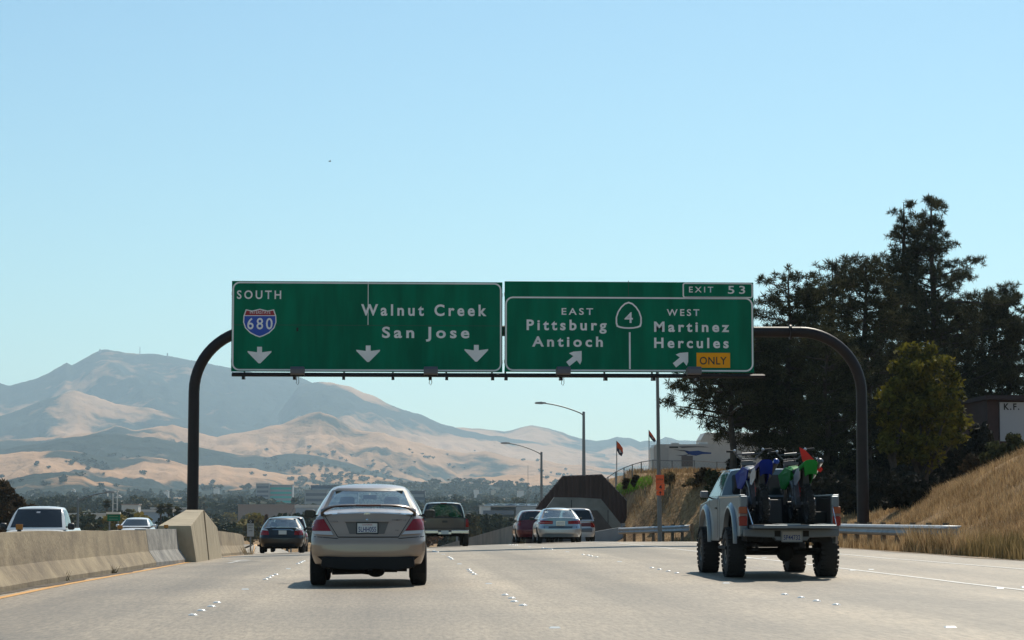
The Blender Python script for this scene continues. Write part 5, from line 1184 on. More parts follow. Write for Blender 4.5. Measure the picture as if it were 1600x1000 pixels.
def pine(name, label, px, pyt, Y, halfw, seed, prof, lean=0.0, nb=26, clear=.12, dens=1.0, group=None, m=None, asym=0.0, twin=False, bz0=None):
    """prof: list of (height fraction, width fraction)"""
    rng = np.random.default_rng(seed); top = P(px, pyt, Y); g = gz(top.x, Y) if bz0 is None else bz0; H = top.z - g; Wm = halfw * Y / F
    t = thing(name, label, 'tree', (top.x, Y, g), group=group)
    tr = MB(); k = 9
    tp_ = [Vector((lean * H * (i / k - 1) ** 1 * -0 + .12 * math.sin(i * 1.3 + seed) * (i / k) * (1 - i / k) * 3, .12 * math.cos(i * 1.7 + seed) * (i / k) * (1 - i / k) * 2, H * i / k - (.3 if i == 0 else 0))) for i in range(k + 1)]
    tr.tube(tp_, [.030 * H * (1 - i / k) ** .8 * .75 + .02 for i in range(k + 1)], 9)
    anchors = []; nbr = int(nb)
    for b_ in range(nbr):
        f = clear + (1 - clear) * ((b_ + rng.random()) / nbr); z = H * f
        wf = np.interp(f, [q[0] for q in prof], [q[1] for q in prof])
        for s_i in range(5 if f < .9 else 3):
            az = rng.random() * 6.283; L = Wm * wf * rng.uniform(.45, 1.12) * (1 + asym * math.cos(az))
            if L < .25: L = .25
            up = rng.uniform(-.05, .30) + .55 * max(0, f - .6); p0 = Vector((0, 0, z)); i0 = f * k; i_ = min(k - 1, int(i0)); p0 = tp_[i_].lerp(tp_[i_ + 1], i0 - i_)
            d = Vector((math.cos(az), math.sin(az), up)).normalized(); pts = [p0]; q = p0.copy(); n = 5
            for j in range(n):
                d = (d + Vector((rng.normal(0, .14), rng.normal(0, .14), rng.normal(.03, .09)))).normalized(); q = q + d * L / n; pts.append(q.copy())
            tr.tube(pts, [max(.012, .022 * L * (1 - j / n)) for j in range(n + 1)], 5, cap=False)
            nn = max(4, int(L * 6.5 * dens))
            for j in range(nn):
                ff = .30 + .70 * rng.random() ** .75; ip = ff * n; ii = min(n - 1, int(ip)); c0 = pts[ii].lerp(pts[ii + 1], ip - ii)
                sp_ = .16 * L * (1.15 - ff) + .14
                anchors.append((c0.x + rng.normal(0, sp_), c0.y + rng.normal(0, sp_), c0.z + rng.normal(.05, sp_ * .5)))
    mk('trunk', tr, M_BARK, t, smooth=60)
    V, tri = tufts(anchors, 34, .32, .042, .25, rng, .35)
    me = fast_mesh('crown', V, tri, m or M_PINE); o = bpy.data.objects.new('crown', me); COL.objects.link(o); o.parent = t
    return t
FULL = [(.1, .9), (.25, 1), (.5, .85), (.75, .55), (.9, .3), (1, .1)]
OPEN = [(.2, .8), (.35, 1), (.6, .95), (.8, .8), (.95, .5), (1, .3)]
grp = 'dark pines on the right bank'
pine('pine_tree', 'tallest dark pine rising above the others on the right', 1455, 306, 126, 128, 1, [(.1, .8), (.3, .95), (.5, .9), (.62, .8), (.75, .45), (.88, .33), (1, .1)], nb=34, dens=.95, group=grp, asym=.1)
pine('pine_tree', 'slim dark pine top just left of the tallest pine', 1412, 316, 128, 75, 2, [(.1, .9), (.4, 1), (.7, .7), (.85, .45), (1, .2)], nb=30, dens=.9, group=grp)
pine('pine_tree', 'broad dark pine left of the yellow green tree', 1352, 408, 113, 90, 3, OPEN, nb=26, dens=.85, group=grp)
pine('pine_tree', 'round topped dark pine behind the right bend of the gantry', 1300, 418, 117, 95, 4, OPEN, nb=26, dens=.85, group=grp)
pine('pine_tree', 'dark pine beside the exit sign with spiky top', 1232, 432, 111, 92, 5, OPEN, nb=26, dens=.85, group=grp)
pine('pine_tree', 'open branched pine whose limbs reach left past the lamp pole', 1143, 510, 110, 112, 6, [(.25, .5), (.4, 1), (.6, 1.05), (.8, .8), (1, .5)], nb=17, clear=.30, dens=.8, group=grp, asym=-.12)
pine('pine_tree', 'dark pine at the right edge of the picture', 1574, 452, 127, 108, 7, [(.2, .9), (.5, 1), (.75, .75), (.9, .45), (1, .15)], nb=26, dens=1.1, group=grp)
pine('pine_tree', 'dark pine between the tallest pine and the right edge', 1512, 462, 132, 95, 8, OPEN, nb=22, dens=.85, group=grp)
pine('pine_tree', 'low dark pine behind the truck cab', 1195, 520, 113, 80, 9, OPEN, nb=22, dens=.85, group=grp, clear=.2)
pine('pine_tree', 'dark pine filling the middle behind the motorcycles', 1290, 520, 107, 80, 10, OPEN, nb=20, dens=.85, group=grp, clear=.06)
pine('pine_tree', 'shaded pine behind the yellow green tree', 1400, 560, 117, 105, 11, OPEN, nb=22, dens=.85, group=grp, clear=.04)

def broad(name, label, px, pyt, pyb, Y, halfw, seed, m, ncl=60, leaf=.16, group=None, base=None, sq=1.0, per=60, parent=None, clump=.22, cat='tree'):
    rng = np.random.default_rng(seed); top = P(px, pyt, Y); g = gz(top.x, Y) if base is None else base; zb_ = max(P(px, pyb, Y).z, g) - g; H = top.z - g; Wm = halfw * Y / F
    t = thing(name, label, cat, (top.x, Y, g), group=group)
    A = []; C = []
    zc = (H + zb_) / 2; rz2 = (H - zb_) / 2
    for i in range(ncl):
        d = rng.normal(0, 1, 3); d /= np.linalg.norm(d); r = rng.random() ** .45
        wz = 1 - (.38 if cat == 'bush' else .25) * d[2] * r
        c = np.array([d[0] * r * Wm * .85 * wz, d[1] * r * Wm * .85 * wz, zc + d[2] * r * rz2 * .86 - (.16 * H if cat == 'bush' else 0)]); C.append(c)
        cr = clump * (Wm + rz2) / 2 * rng.uniform(.7, 1.3)
        q = rng.normal(0, 1, (per, 3)); q /= np.linalg.norm(q, axis=1)[:, None]; A.append(c + q * cr * (rng.random((per, 1)) ** .5) * np.array([1.1, 1.1, .8]))
    A = np.concatenate(A, 0); mN = len(A)
    d = rng.normal(0, 1, (mN, 3)); d /= np.linalg.norm(d, axis=1)[:, None]; e = np.cross(d, rng.normal(0, 1, (mN, 3))); e /= np.linalg.norm(e, axis=1)[:, None]
    s = leaf * rng.uniform(.6, 1.3, (mN, 1)); V = np.stack([A - d * s, A + e * s * .5, A + d * s, A - e * s * .5], 1).reshape(-1, 3); q4 = np.arange(len(V)).reshape(-1, 4)
    me = fast_mesh('crown', V, q4, m); o = bpy.data.objects.new('crown', me); COL.objects.link(o); o.parent = t
    tr = MB(); tr.tube([(0, 0, -.3), (.05 * H * .3, 0, zb_ * .6 + .3), (0, .1, zc)], [.035 * H + .02, .028 * H + .02, .012 * H + .01], 8)
    for c in C[:9]: tr.tube([(0, 0, zb_ * .8 + .2), (c[0] * .5, c[1] * .5, (zb_ + c[2]) / 2), tuple(c)], [.018 * H, .012 * H, .005 * H], 5, cap=False)
    mk('trunk', tr, M_BARK, t); return t
broad('leafy_tree', 'yellow green leafy tree in front of the dark pines', 1436, 515, 756, 106, 80, 21, M_GREENL, 150, .14, per=80, clump=.145)
broad('leafy_tree', 'lower yellow green side crown beside the leafy tree', 1392, 590, 730, 105, 34, 22, M_GREENL, 34, .15, per=70, clump=.2)
for i, (px, yt, yb_, Y_, hw_, lab, m__) in enumerate([  # M_UND bushes are added to blacken the shaded ground under the pines
    (1588, 648, 712, 96, 26, 'green bush below the white lettered sign', M_OLIVE), (1555, 664, 722, 98, 22, 'olive bush on the bank crest left of the white lettered sign', M_OLIVE),
    (1520, 690, 735, 100, 22, 'low shaded bush at the crest of the grassy bank', M_BROWNL), (1084, 744, 766, 112, 20, 'small green bush right of the orange sign', M_DRYB), (1527, 640, 728, 110, 30, 'tall dark thicket against the dark shop wall', M_UND), (1418, 732, 792, 104, 40, 'dark thicket hiding the foot of the leafy tree', M_UND),
    (1046, 734, 757, 122, 15, 'small olive bush in front of the trailer', M_DRYB), (1097, 726, 760, 120, 20, 'dark reddish shrub in front of the trailer', M_BROWNL),
    (1115, 700, 790, 110, 17, 'tall olive bush left of the truck cab', M_OLIVE), (980, 742, 764, 124, 8, 'dry reddish shrub by the chain link fence', M_BROWNL), (994, 738, 760, 124, 8, 'second dry reddish shrub by the chain link fence', M_BROWNL),
    (1338, 735, 806, 112, 34, 'dark undergrowth bush directly behind the right gantry post', M_UND), (1300, 720, 800, 112, 42, 'dark undergrowth bush left of the right gantry post', M_UND), (1250, 715, 800, 112, 44, 'dark undergrowth bush behind the green dirt bike', M_UND),
    (1205, 720, 800, 114, 44, 'dark undergrowth bush behind the blue dirt bike', M_UND), (1165, 735, 790, 114, 32, 'dark undergrowth bush above the truck cab roof', M_UND), (1375, 718, 794, 112, 36, 'dark undergrowth bush right of the right gantry post', M_UND),
    (1410, 715, 780, 112, 36, 'dark undergrowth bush at the foot of the leafy tree', M_UND), (1448, 706, 764, 112, 36, 'dark undergrowth bush on the bank crest below the leafy tree', M_UND), (1486, 696, 748, 112, 34, 'dark undergrowth bush right of the leafy tree trunk', M_UND), (1515, 680, 735, 112, 30, 'dark undergrowth bush below the dark shop wall', M_UND),
    (1230, 690, 760, 118, 50, 'tall dark thicket between the pine trunks', M_UND), (1320, 690, 760, 118, 55, 'tall dark thicket under the gantry bend', M_UND), (1400, 680, 745, 118, 50, 'tall dark thicket behind the leafy tree', M_UND), (1480, 650, 720, 118, 45, 'tall dark thicket left of the dark shop wall', M_UND), (1150, 700, 750, 118, 20, 'small dark thicket behind the open pine trunk', M_UND),
    ]):
    Y_ = hit(px, yb_, 60, 170) or Y_
    broad('bush', lab, px, yt, yb_, Y_, hw_, 40 + i, m__, 26 if hw_ < 30 else 60, .10 if hw_ < 30 else .16, per=60, clump=.26, cat='bush')
# big brown tree at far left
broad('leafy_tree', 'tall brown green tree at the left edge behind the white pickup', 5, 743, 832, 175, 34, 61, M_BROWNL, 60, .2, per=90, clump=.2)
broad('leafy_tree', 'lower brown tree left of the street lamp behind the white pickup', 38, 778, 832, 178, 24, 62, M_BROWNL, 40, .2, per=80, clump=.22)
broad('leafy_tree', 'third brown tree beyond the left edge', -40, 738, 832, 176, 40, 63, M_BROWNL, 40, .22, per=80, clump=.22)

# ------------------------------------------------------------------ trailers, fence, flags, lettered sign
M_RVW = mat('trailer_white', (.50, .49, .46), .5, var=.05); 
def rv():
    Y = 150; a = P(1023, 694, Y); b = P(1190, 694, Y); g = gz((a.x + b.x) / 2, Y); s = Y / F
    t = thing('travel_trailer', 'white travel trailer with blue swoosh stripe behind the chain link fence', 'trailer', (a.x, Y, g)); H = a.z - g; W = b.x - a.x
    mk('body', MB().prism(rrect(0, W, .55, H, .12, 4), 0, 2.4), M_RVW, t)
    mk('rear_cap', MB().prism([(-.06, .7), (.01, .6), (.01, H - .02), (-.06, H - .2)], .05, 2.3), M_RVW, t)
    d = mk('door', MB().box(.12, .88, -.03, 0, .7, H - .25), mat('trailer_door', (.42, .42, .40), .5), t, bevel=.01); mk('door_window', MB().box(.3, .7, -.035, -.03, 1.6, 2.2), MATS['trailer_door'], d)
    q = lambda px, py: ((px - 1023) * s, H - (py - 694) * s)
    mk('vent', MB().box(q(1046, 0)[0], q(1060, 0)[0], -.02, 0, q(0, 700)[1], q(0, 697.5)[1]), M_BLACKP, t)
    bl = mat('stripe_blue', (.02, .06, .22), .5); gy = mat('stripe_grey', (.12, .12, .13), .5)
    mk('stripe', MB().prism([q(1068, 703), q(1078, 705), q(1092, 704), q(1100, 706), q(1112, 707), q(1112, 709), q(1098, 709.5), q(1088, 712), q(1076, 710)], -.012, -.004), bl, t)
    mk('stripe', MB().prism([q(1052, 702), q(1070, 703.5), q(1078, 706), q(1066, 705)], -.012, -.004), gy, t); mk('stripe', MB().prism([q(1055, 711), q(1068, 711), q(1080, 709), q(1070, 713)], -.012, -.004), gy, t)
    mk('stripe', MB().prism([q(1060, 697.5), q(1075, 697), q(1100, 697.5), q(1110, 699), q(1090, 698.6), q(1066, 700)], -.012, -.004), gy, t)
    f = mk('window', MB().box(q(1065, 0)[0], q(1083, 0)[0], -.03, 0, q(0, 729)[1], q(0, 712)[1]), mat('curtained_window', (.16, .14, .13), .3), t, bevel=.01); mk('window_frame', MB().box(q(1073.5, 0)[0], q(1074.5, 0)[0], -.035, -.03, q(0, 729)[1], q(0, 712)[1]), gy, f)
    mk('roof_vent', MB().box(1.2, 1.7, .8, 1.3, H, H + .12).box(3, 3.6, .8, 1.4, H, H + .18), M_RVW, t)
    for y in (.1, 2.1): mk('wheel', MB().lathe([(-.1, .2), (-.1, .35), (.1, .35), (.1, .2)], (W * .5, y, .35), 'Y', 18, cap=True), M_TYRE, t)
    Y2 = 160; a = P(1095, 676, Y2); g = gz(a.x + 3, Y2); t = thing('motor_home', 'taller cream motor home partly hidden behind the open pine', 'motor home', (a.x, Y2, g)); H = a.z - g
    mk('body', MB().prism([(0, .6), (0, H - .5), (.3, H), (8, H), (8, .6)], 0, 2.5), mat('cream_body', (.46, .43, .38), .5), t, bevel=.05); mk('window', MB().box(1.0, 2.6, -.02, 0, H - 1.6, H - .9), M_GLASSD, t); mk('stripe', MB().box(0, 8, -.012, -.003, H - 2.0, H - 1.8), gy, t)
    for x in (1.5, 6): mk('wheel', MB().lathe([(-.1, .2), (-.1, .42), (.1, .42), (.1, .2)], (x, .1, .42), 'Y', 18, cap=True), M_TYRE, t)
rv()
def fence():
    pts_px = [(943, 132), (950, 131), (962, 130), (975, 129), (988, 128), (1002, 127), (1020, 126), (1050, 126), (1085, 126), (1120, 127), (1160, 128)]
    tops = [752, 745.5, 737.5, 731, 726, 722, 719, 720, 720, 722, 724]
    p0 = P(943, 752, 132); t = thing('chain_link_fence', 'chain link fence with steel posts along the top of the far bank', 'fence', (p0.x, p0.y, gz(p0.x, p0.y)))
    O = t.location; L = []
    for (px, Y), py in zip(pts_px, tops):
        q = P(px, py, Y); L.append((Vector((q.x, Y, q.z)) - O, gz(q.x, Y) - O.z))
    full = []
    for (a, ga), (b, gb) in zip(L[:-1], L[1:]):
        n = max(1, round((b - a).length / 1.2))
        for i in range(n): full.append((a.lerp(b, i / n), ga + (gb - ga) * i / n))
    full.append(L[-1])
    for p, g in full[::1]: mk('post', MB().tube([(p.x, p.y, min(g, p.z - 1.5) - .2), (p.x, p.y, p.z + .03)], .035, 6), M_POLE, t)
    mk('top_rail', MB().tube([p for p, g in full], .022, 6), M_POLE, t)
    # mesh fabric: real diagonal wires
    V = []; E = MB(); 
    tri = []; Vv = []; c = 0; 
    for (p, g), (q, h) in zip(full[:-1], full[1:]):
        zb0, zb1 = min(g, p.z - 1.5), min(h, q.z - 1.5); n = 7
        for s in (0, 1):
            for i in range(-n, n):
                u0, u1 = i / n, (i + n) / n; a0, a1 = max(0, u0), min(1, u1)
                if a1 <= a0: continue
                va, vb_ = (a0 - u0) / (u1 - u0), (a1 - u0) / (u1 - u0)
                if s: va, vb_ = 1 - va, 1 - vb_
                def at(u, v): x = p.lerp(q, u); zb_ = zb0 + (zb1 - zb0) * u; return Vector((x.x, x.y, zb_ + (x.z - zb_) * v))
                A, B = at(a0, va), at(a1, vb_); w_ = Vector((0, 0, .006)); Vv += [A - w_, A + w_, B + w_, B - w_]; tri.append((c, c + 1, c + 2, c + 3)); c += 4
    me = fast_mesh('wire_mesh', np.array([tuple(v) for v in Vv]), np.array(tri), M_GALV); o = bpy.data.objects.new('wire_mesh', me); COL.objects.link(o); o.parent = t
fence()
def flag(px, pyt, pyb, Y, pts, label, small=False):
    a = P(px, pyt, Y); g = gz(a.x, Y); t = thing('flag_pole', label, 'flag', (a.x, Y, g)); s = Y / F; H = a.z - g
    mk('pole', MB().tube([(0, 0, 0), (0, 0, H)], .03, 6), M_POLE, t)
    q = lambda p: ((p[0] - px) * s, H - (p[1] - pyt) * s)
    def pan(nm, pp, m, y0, y1): mk(nm, MB().prism([q(p) for p in pp], y0, y1), m, t)
    mO = mat('flag_orange', (.60, .10, .03), .8); mN = mat('flag_navy', (.03, .03, .06), .8); mW = mat('flag_white', (.55, .53, .5), .8)
    x, y = px, pyt
    pan('orange_cloth', pts[0], mO, -.02, .0); pan('navy_cloth', pts[1], mN, -.025, -.001)
    if len(pts) > 2: pan('white_star', pts[2], mW, -.03, -.026)
flag(963.5, 689, 731, 138, [[(963.5, 689), (968, 693), (973, 700), (973.5, 708), (969, 703), (963.5, 699)], [(963.5, 699), (969, 703), (973.5, 708), (971, 713), (967, 710), (964, 704)], [(967, 702), (970, 704), (971, 708), (968, 707)]], 'orange and navy flag drooping on a thin pole left of the lamp pole')
flag(1014, 672, 722, 140, [[(1014, 672), (1018, 677), (1024, 686), (1025, 689), (1020, 684), (1014.5, 679)], [(1014.5, 679), (1020, 684), (1025, 689), (1022, 691), (1018, 687), (1015, 683)], [(1018, 682), (1021, 685), (1020, 686)]], 'orange and navy flag drooping behind the lamp pole above the trailer')
# K.F. sign on a building
def kf():
    Y = 117; a = P(1559, 668, Y); b = P(1650, 622, Y); g = gz(a.x, Y); t = thing('shop_building', 'dark low building with white board lettered K.F. behind the bank', 'building', (a.x, Y, g))
    W = b.x - a.x; H = b.z - g; zb_ = a.z - g
    mk('wall', MB().box(-.5, W, .1, 6, -1, H - .1), mat('dark_red_brown_wall', (.06, .03, .028), .8, var=.2, vscale=1), t)
    mk('roof', MB().box(-.7, W + .2, -.35, 6.2, H - .1, H + .12), mat('roof_dark', (.035, .02, .022), .8), t)
    bd = mk('sign_board', MB().box(.12, W, .0, .1, zb_ - .7, H - .22), mat('board_white', (.42, .42, .44), .6), t)
    s = Y / F; o = text('K.F.', bd, M_BK, .33, .33 + 25 * s, H - (641 - 622) * s, 11 * s, -.002, weight=.03, depth=.01)
kf()
# low wall and parked car glint under the trees at the right are left in shade

# ------------------------------------------------------------------ the valley town
def tree_proto(seed, kind):
    rng = np.random.default_rng(seed); n = 620
    if kind == 'cone':
        z = rng.random(n) ** 1.2; r = (1 - z) * .24 * (.6 + .4 * rng.random(n)); a = rng.random(n) * 6.283; A = np.stack([r * np.cos(a), r * np.sin(a), .06 + z * .94], 1); s = .045
    else:
        cl = rng.normal(0, 1, (16, 3)); cl /= np.linalg.norm(cl, axis=1)[:, None]; cl *= rng.random((16, 1)) ** .4; cl = cl * np.array([.36, .36, .28]) + np.array([0, 0, .62])
        i = rng.integers(0, 16, n); q = rng.normal(0, 1, (n, 3)); q /= np.linalg.norm(q, axis=1)[:, None]; A = cl[i] + q * .16 * (rng.random((n, 1)) ** .4) * np.array([1, 1, .8]); s = .05
    d = rng.normal(0, 1, (n, 3)); d /= np.linalg.norm(d, axis=1)[:, None]; e = np.cross(d, rng.normal(0, 1, (n, 3))); e /= np.linalg.norm(e, axis=1)[:, None]
    s = s * rng.uniform(.7, 1.4, (n, 1)); V = np.stack([A - d * s, A + e * s, A + d * s, A - e * s], 1).reshape(-1, 3); return V, np.arange(len(V)).reshape(-1, 4)
TM = [leaf_mat('far_dark_green', (.022, .032, .018), (.055, .065, .032), trans=.1), leaf_mat('far_olive', (.05, .05, .022), (.12, .105, .045), trans=.1), leaf_mat('far_yellow', (.12, .10, .025), (.26, .2, .05), trans=.2), leaf_mat('far_rust', (.10, .055, .03), (.2, .11, .055), trans=.1)]
protos = []
for k in range(6):
    V, q = tree_proto(100 + k, 'cone' if k >= 4 else 'round'); protos.append([fast_mesh('crown', V, q, TM[j]) for j in range(4)])
tmb = MB(); tmb.tube([(0, 0, -.05), (0, 0, .55)], [.03, .02], 6); TRK = tmb.mesh('trunk'); TRK.materials.append(M_BARK)
TL = {0: 'dark green tree in the hazy valley town', 1: 'olive tree in the hazy valley town', 2: 'yellowing tree in the hazy valley town', 3: 'rust brown tree in the hazy valley town'}
def town_tree(px, Y, H, k, j, label=None, w_=1.0, name=None):
    p = P(px, 808, Y); g = gz(p.x, Y)
    if not label:
        reg = next(r for lim, r in ((0, 'beyond the left edge'), (60, 'behind the white pickup cab'), (115, 'just right of the white pickup'), (150, 'between the left street lamp and the highway sign'), (195, 'around the green highway sign'), (235, 'above the small white car'), (290, 'around the three fan palms'), (345, 'right of the left gantry post'), (400, 'above the carpool lane sign'), (440, 'above the black sedan'), (485, 'between the black and gold sedans'), (600, 'behind the gold sedan cabin'), (665, 'right of the gold sedan roof'), (700, 'above the brown pickup roof'), (735, 'above the brown pickup right edge'), (775, 'above the grey sound wall'), (815, 'above the red hatchback'), (2000, 'left of and behind the noise wall')) if px < lim)
        dep = 'near' if Y < 600 else 'midway' if Y < 1100 else 'far'
        label = '%s %s %s %s, %s' % (dep, 'tall' if H > 9 else 'low', ('dark green', 'olive', 'yellowing', 'rust brown')[j], 'conifer' if k >= 4 else ('spreading tree' if w_ > 1.2 else 'tree'), reg)
    t = thing(name or ('conifer_tree' if k >= 4 else 'town_tree'), label or (TL[j].replace('tree', 'conifer') if k >= 4 else TL[j]), 'tree', (p.x, Y, g), random.uniform(0, 6), 'trees of the valley town'); t.scale = (H * w_, H * w_, H)
    for nm, me in (('crown', protos[k][j]), ('trunk', TRK)):
        o = bpy.data.objects.new(nm, me); COL.objects.link(o); o.parent = t
rt = random.Random(5)
for i in range(285):
    u = rt.random(); Y = 380 + 1900 * u ** 1.35
    px = rt.uniform(-120, 560) if rt.random() < .62 else rt.uniform(600, 900)
    H = rt.uniform(6.5, 11) if Y > 700 else rt.uniform(6.5, 9)
    j = rt.choices([0, 1, 2, 3], [6, 4, 1.0, 1.0])[0]; k = rt.choice([0, 1, 2, 3, 0, 1, 2, 3, 4, 5])
    if 1300 < Y: H = rt.uniform(9, 17); j = rt.choices([0, 1], [5, 2])[0]
    town_tree(px, Y, H, k, j, w_=rt.uniform(.9, 1.5) if k < 4 else 1)
for px in (742, 755, 768, 781): town_tree(px, 640, 7.2, px % 4, 0 if px != 768 else 1, 'round green tree above the sound wall, %s from the left' % {742: 'first', 755: 'second', 768: 'third', 781: 'fourth'}[px], 1.5)
def palm(px, pyt, Y, label):
    a = P(px, pyt, Y); g = gz(a.x, Y); H = a.z - g; t = thing('palm_tree', label, 'palm tree', (a.x, Y, g), group='fan palms in the valley town')
    mk('trunk', MB().tube([(0, 0, 0), (.1, 0, H * .5), (0, 0, H - 1.2)], [.28, .2, .18], 7), M_BARK, t)
    rng = np.random.default_rng(abs(int(px))); V = []; 
    for i in range(160):
        d = rng.normal(0, 1, 3); d /= np.linalg.norm(d); d[2] = d[2] * .8 - .05; L = rng.uniform(1.0, 1.6); e = np.cross(d, (0, 0, 1.0)); e /= np.linalg.norm(e) + 1e-6; c = np.array([0, 0, H - 1.5]); V += [c, c + d * L * .6 + e * .28, c + d * L, c + d * L * .6 - e * .28]
    me = fast_mesh('fronds', np.array(V), np.arange(len(V)).reshape(-1, 4), TM[1]); o = bpy.data.objects.new('fronds', me); COL.objects.link(o); o.parent = t
palm(167, 776, 520, 'lone fan palm above the green highway sign'); palm(251, 782, 420, 'leftmost of the three fan palms beside the gantry post'); palm(263.5, 781, 430, 'middle one of the three fan palms beside the gantry post'); palm(277, 786, 440, 'rightmost of the three fan palms beside the gantry post'); palm(-60, 780, 500, 'fan palm beyond the left edge')
def building(name, label, px0, px1, py0, Y, m, depth=20, roofm=None, bands=0, bandm=None, roof=0.4, extra=None):
    a = P(px0, py0, Y); b = P(px1, py0, Y); g = min(gz(a.x, Y), gz(b.x, Y)) - .5; W = b.x - a.x; H = a.z - g
    t = thing(name, label, 'building', (a.x, Y, g)); mk('wall', MB().box(0, W, 0, depth, 0, H), m, t)
    mk('roof', MB().box(-.3, W + .3, -.3, depth + .3, H + .01, H + roof), roofm or m, t)
    for i in range(bands):
        z = H - (i + .75) * 3.6
        if z < 1: break
        mk('window_band', MB().box(.8, W - .8, -.08, .0, z - .9, z + .9), bandm, t)
    if extra: extra(t, W, H)
    return t
WB = mat('office_pale', (.28, .31, .33), .6); TG = mat('teal_glass', (.02, .42, .38), .35); DB = mat('office_dark', (.10, .12, .16), .6); WH = mat('warehouse_white', (.55, .55, .53), .7); TAN = mat('mauve_tan_wall', (.30, .23, .2), .8); GRR = mat('grey_roof', (.3, .32, .34), .8)
building('office_building', 'pale office wing left of the teal glass office', 400, 421, 756, 1900, WB, 30, bands=6, bandm=DB)
building('office_building', 'teal glass office block below the golden hills', 421, 457, 758, 1905, WB, 30, bands=6, bandm=TG)
building('office_building', 'dark blue stepped office block beside the gold sedan', 476, 512, 766, 1500, WB, 30, bands=5, bandm=DB)
building('office_building', 'upper tier of the dark blue office block', 486, 560, 759, 1530, DB, 30, bands=5, bandm=WB)
building('office_building', 'dark office block right of the gold sedan roof', 640, 664, 768, 1500, DB, 30, bands=5, bandm=WB)
building('warehouse', 'long white warehouse with flat roof behind the lamp post', 85, 172, 804, 620, WH, 18, roofm=WH)
building('warehouse', 'pale blue shed left of the concrete block', 222, 268, 800, 560, mat('shed_blue', (.30, .38, .46), .7), 14, roofm=WH, roof=.6)
building('warehouse', 'small white roofed building behind the three palms', 236, 300, 795, 700, GRR, 14, roofm=WH)
building('warehouse', 'long mauve tan hall above the black sedan', 372, 462, 789.5, 950, TAN, 30)
building('warehouse', 'light blue grey roofed building left of the gold sedan', 462, 520, 793, 700, mat('pale_blue_wall', (.34, .4, .46), .7), 20, roofm=WH, roof=.8)
building('warehouse', 'low white commercial building right of the brown pickup', 752, 806, 791, 1000, WH, 20, roofm=GRR, bands=1, bandm=DB)
building('warehouse', 'small cream house behind the left fan palm', 190, 216, 789, 900, WH, 10, roofm=TAN)
building('warehouse', 'tan low building at the far left of the valley', -60, 20, 800, 800, TAN, 20)
rh = random.Random(11)
for i in range(16):
    px = (28 + i * 34 + rh.uniform(-8, 8)) if i < 11 else 655 + (i - 11) * 40 + rh.uniform(-8, 8); Y = rh.uniform(2600, 3400); a = P(px, 0, Y); g = gz(a.x, Y)
    t = thing('house', ('%s tiny pale house from the left among trees below the hills' % ('first','second','third','fourth','fifth','sixth','seventh','eighth','ninth','tenth','eleventh','twelfth','thirteenth','fourteenth','fifteenth')[i] if i < 11 else '%s tiny pale house below the hills right of the gold sedan' % ('first','second','third','fourth','fifth','sixth','seventh','eighth','ninth','tenth','eleventh','twelfth','thirteenth','fourteenth','fifteenth')[i - 11]), 'house', (a.x, Y, g + rh.uniform(4, 14)), group='houses at the foot of the hills'); W = rh.uniform(5, 9)
    mk('wall', MB().box(0, W, 0, 9, -8, 2.5), WH if i % 2 else mat('house_cream', (.45, .4, .33), .8), t); mk('roof', MB().prism([(-.6, 2.51), (W + .6, 2.51), (W * .5, 4.5)], -.5, 9.5), mat('house_roof', (.3, .26, .24), .8), t)
# row of parked cars glinting
cm_ = []
for j, c in enumerate(((.6, .6, .6), (.35, .36, .38), (.1, .12, .2), (.5, .48, .42))):
    S_ = small(4.4, 1.75, 1.42, 1.0, .56, .93); b_, c_, _ = car_shape(S_); pm_ = paint('parked_paint_%d' % j, c, .5, .3) ; b_.materials.append(pm_); c_.materials.append(M_GLASSL); cm_.append((b_, c_))
for i in range(15):
    px = 772 + i * 5.6 + rh.uniform(-1, 1); Y = 1005 + (i % 3) * 6; a = P(px, 788.5, Y); k = cm_[i % 4]
    t = thing('parked_car', '%s distant parked car from the left in the row before the tree line' % ('first','second','third','fourth','fifth','sixth','seventh','eighth','ninth','tenth','eleventh','twelfth','thirteenth','fourteenth','fifteenth')[i], 'car', (a.x, Y, a.z - .9), R(90 + rh.uniform(-20, 20)), 'parked cars in the valley')
    for nm, me in (('body', k[0]), ('cabin', k[1])): o = bpy.data.objects.new(nm, me); COL.objects.link(o); o.parent = t
a = P(795, 791, 1002); b = P(850, 791, 1002); tag(mk('parking_deck', MB().box(a.x - 8, b.x + 10, 1000, 1030, -7, P(800, 788.5, 1005).z - .92), GRR), 'low deck carrying the row of parked cars', 'parking deck')
a = P(745, 828, 690); t = thing('far_car', 'white car driving along the grey sound wall', 'car', (a.x - 2, 688, a.z - .2), R(-80)); 
for nm, me in (('body', cm_[0][0]), ('cabin', cm_[0][1])): o = bpy.data.objects.new(nm, me); COL.objects.link(o); o.parent = t
# green highway sign of the other carriageway
a = P(167.5, 814, 330); b = P(188, 800, 330)
t = thing('highway_sign', 'green highway sign with a white roof board among the trees', 'road sign', (a.x, 330, gz(a.x, 330))); g = gz(a.x, 330)
mk('panel', MB().box(0, b.x - a.x, 0, .1, a.z - g, P(0, 803.5, 330).z - g), M_GREEN, t); mk('catwalk', MB().box(-.05, b.x - a.x + .05, -.9, .2, P(0, 803.4, 330).z - g, b.z - g), mat('pale_catwalk', (.7, .66, .58), .6), t)  # catwalk in a pale warm white
for x in (.3, b.x - a.x - .3): mk('post', MB().box(x - .1, x + .1, .12, .3, 0, b.z - g), M_POLE, t)
zz = (a.z - g + P(0, 803.5, 330).z - g) / 2
for k in (0, 1): mk('legend_bar', MB().box(.25, b.x - a.x - .3, -.012, -.004, zz - .28 + .4 * k, zz - .18 + .4 * k), mat('legend_grey_green', (.10, .22, .17), .6), t)
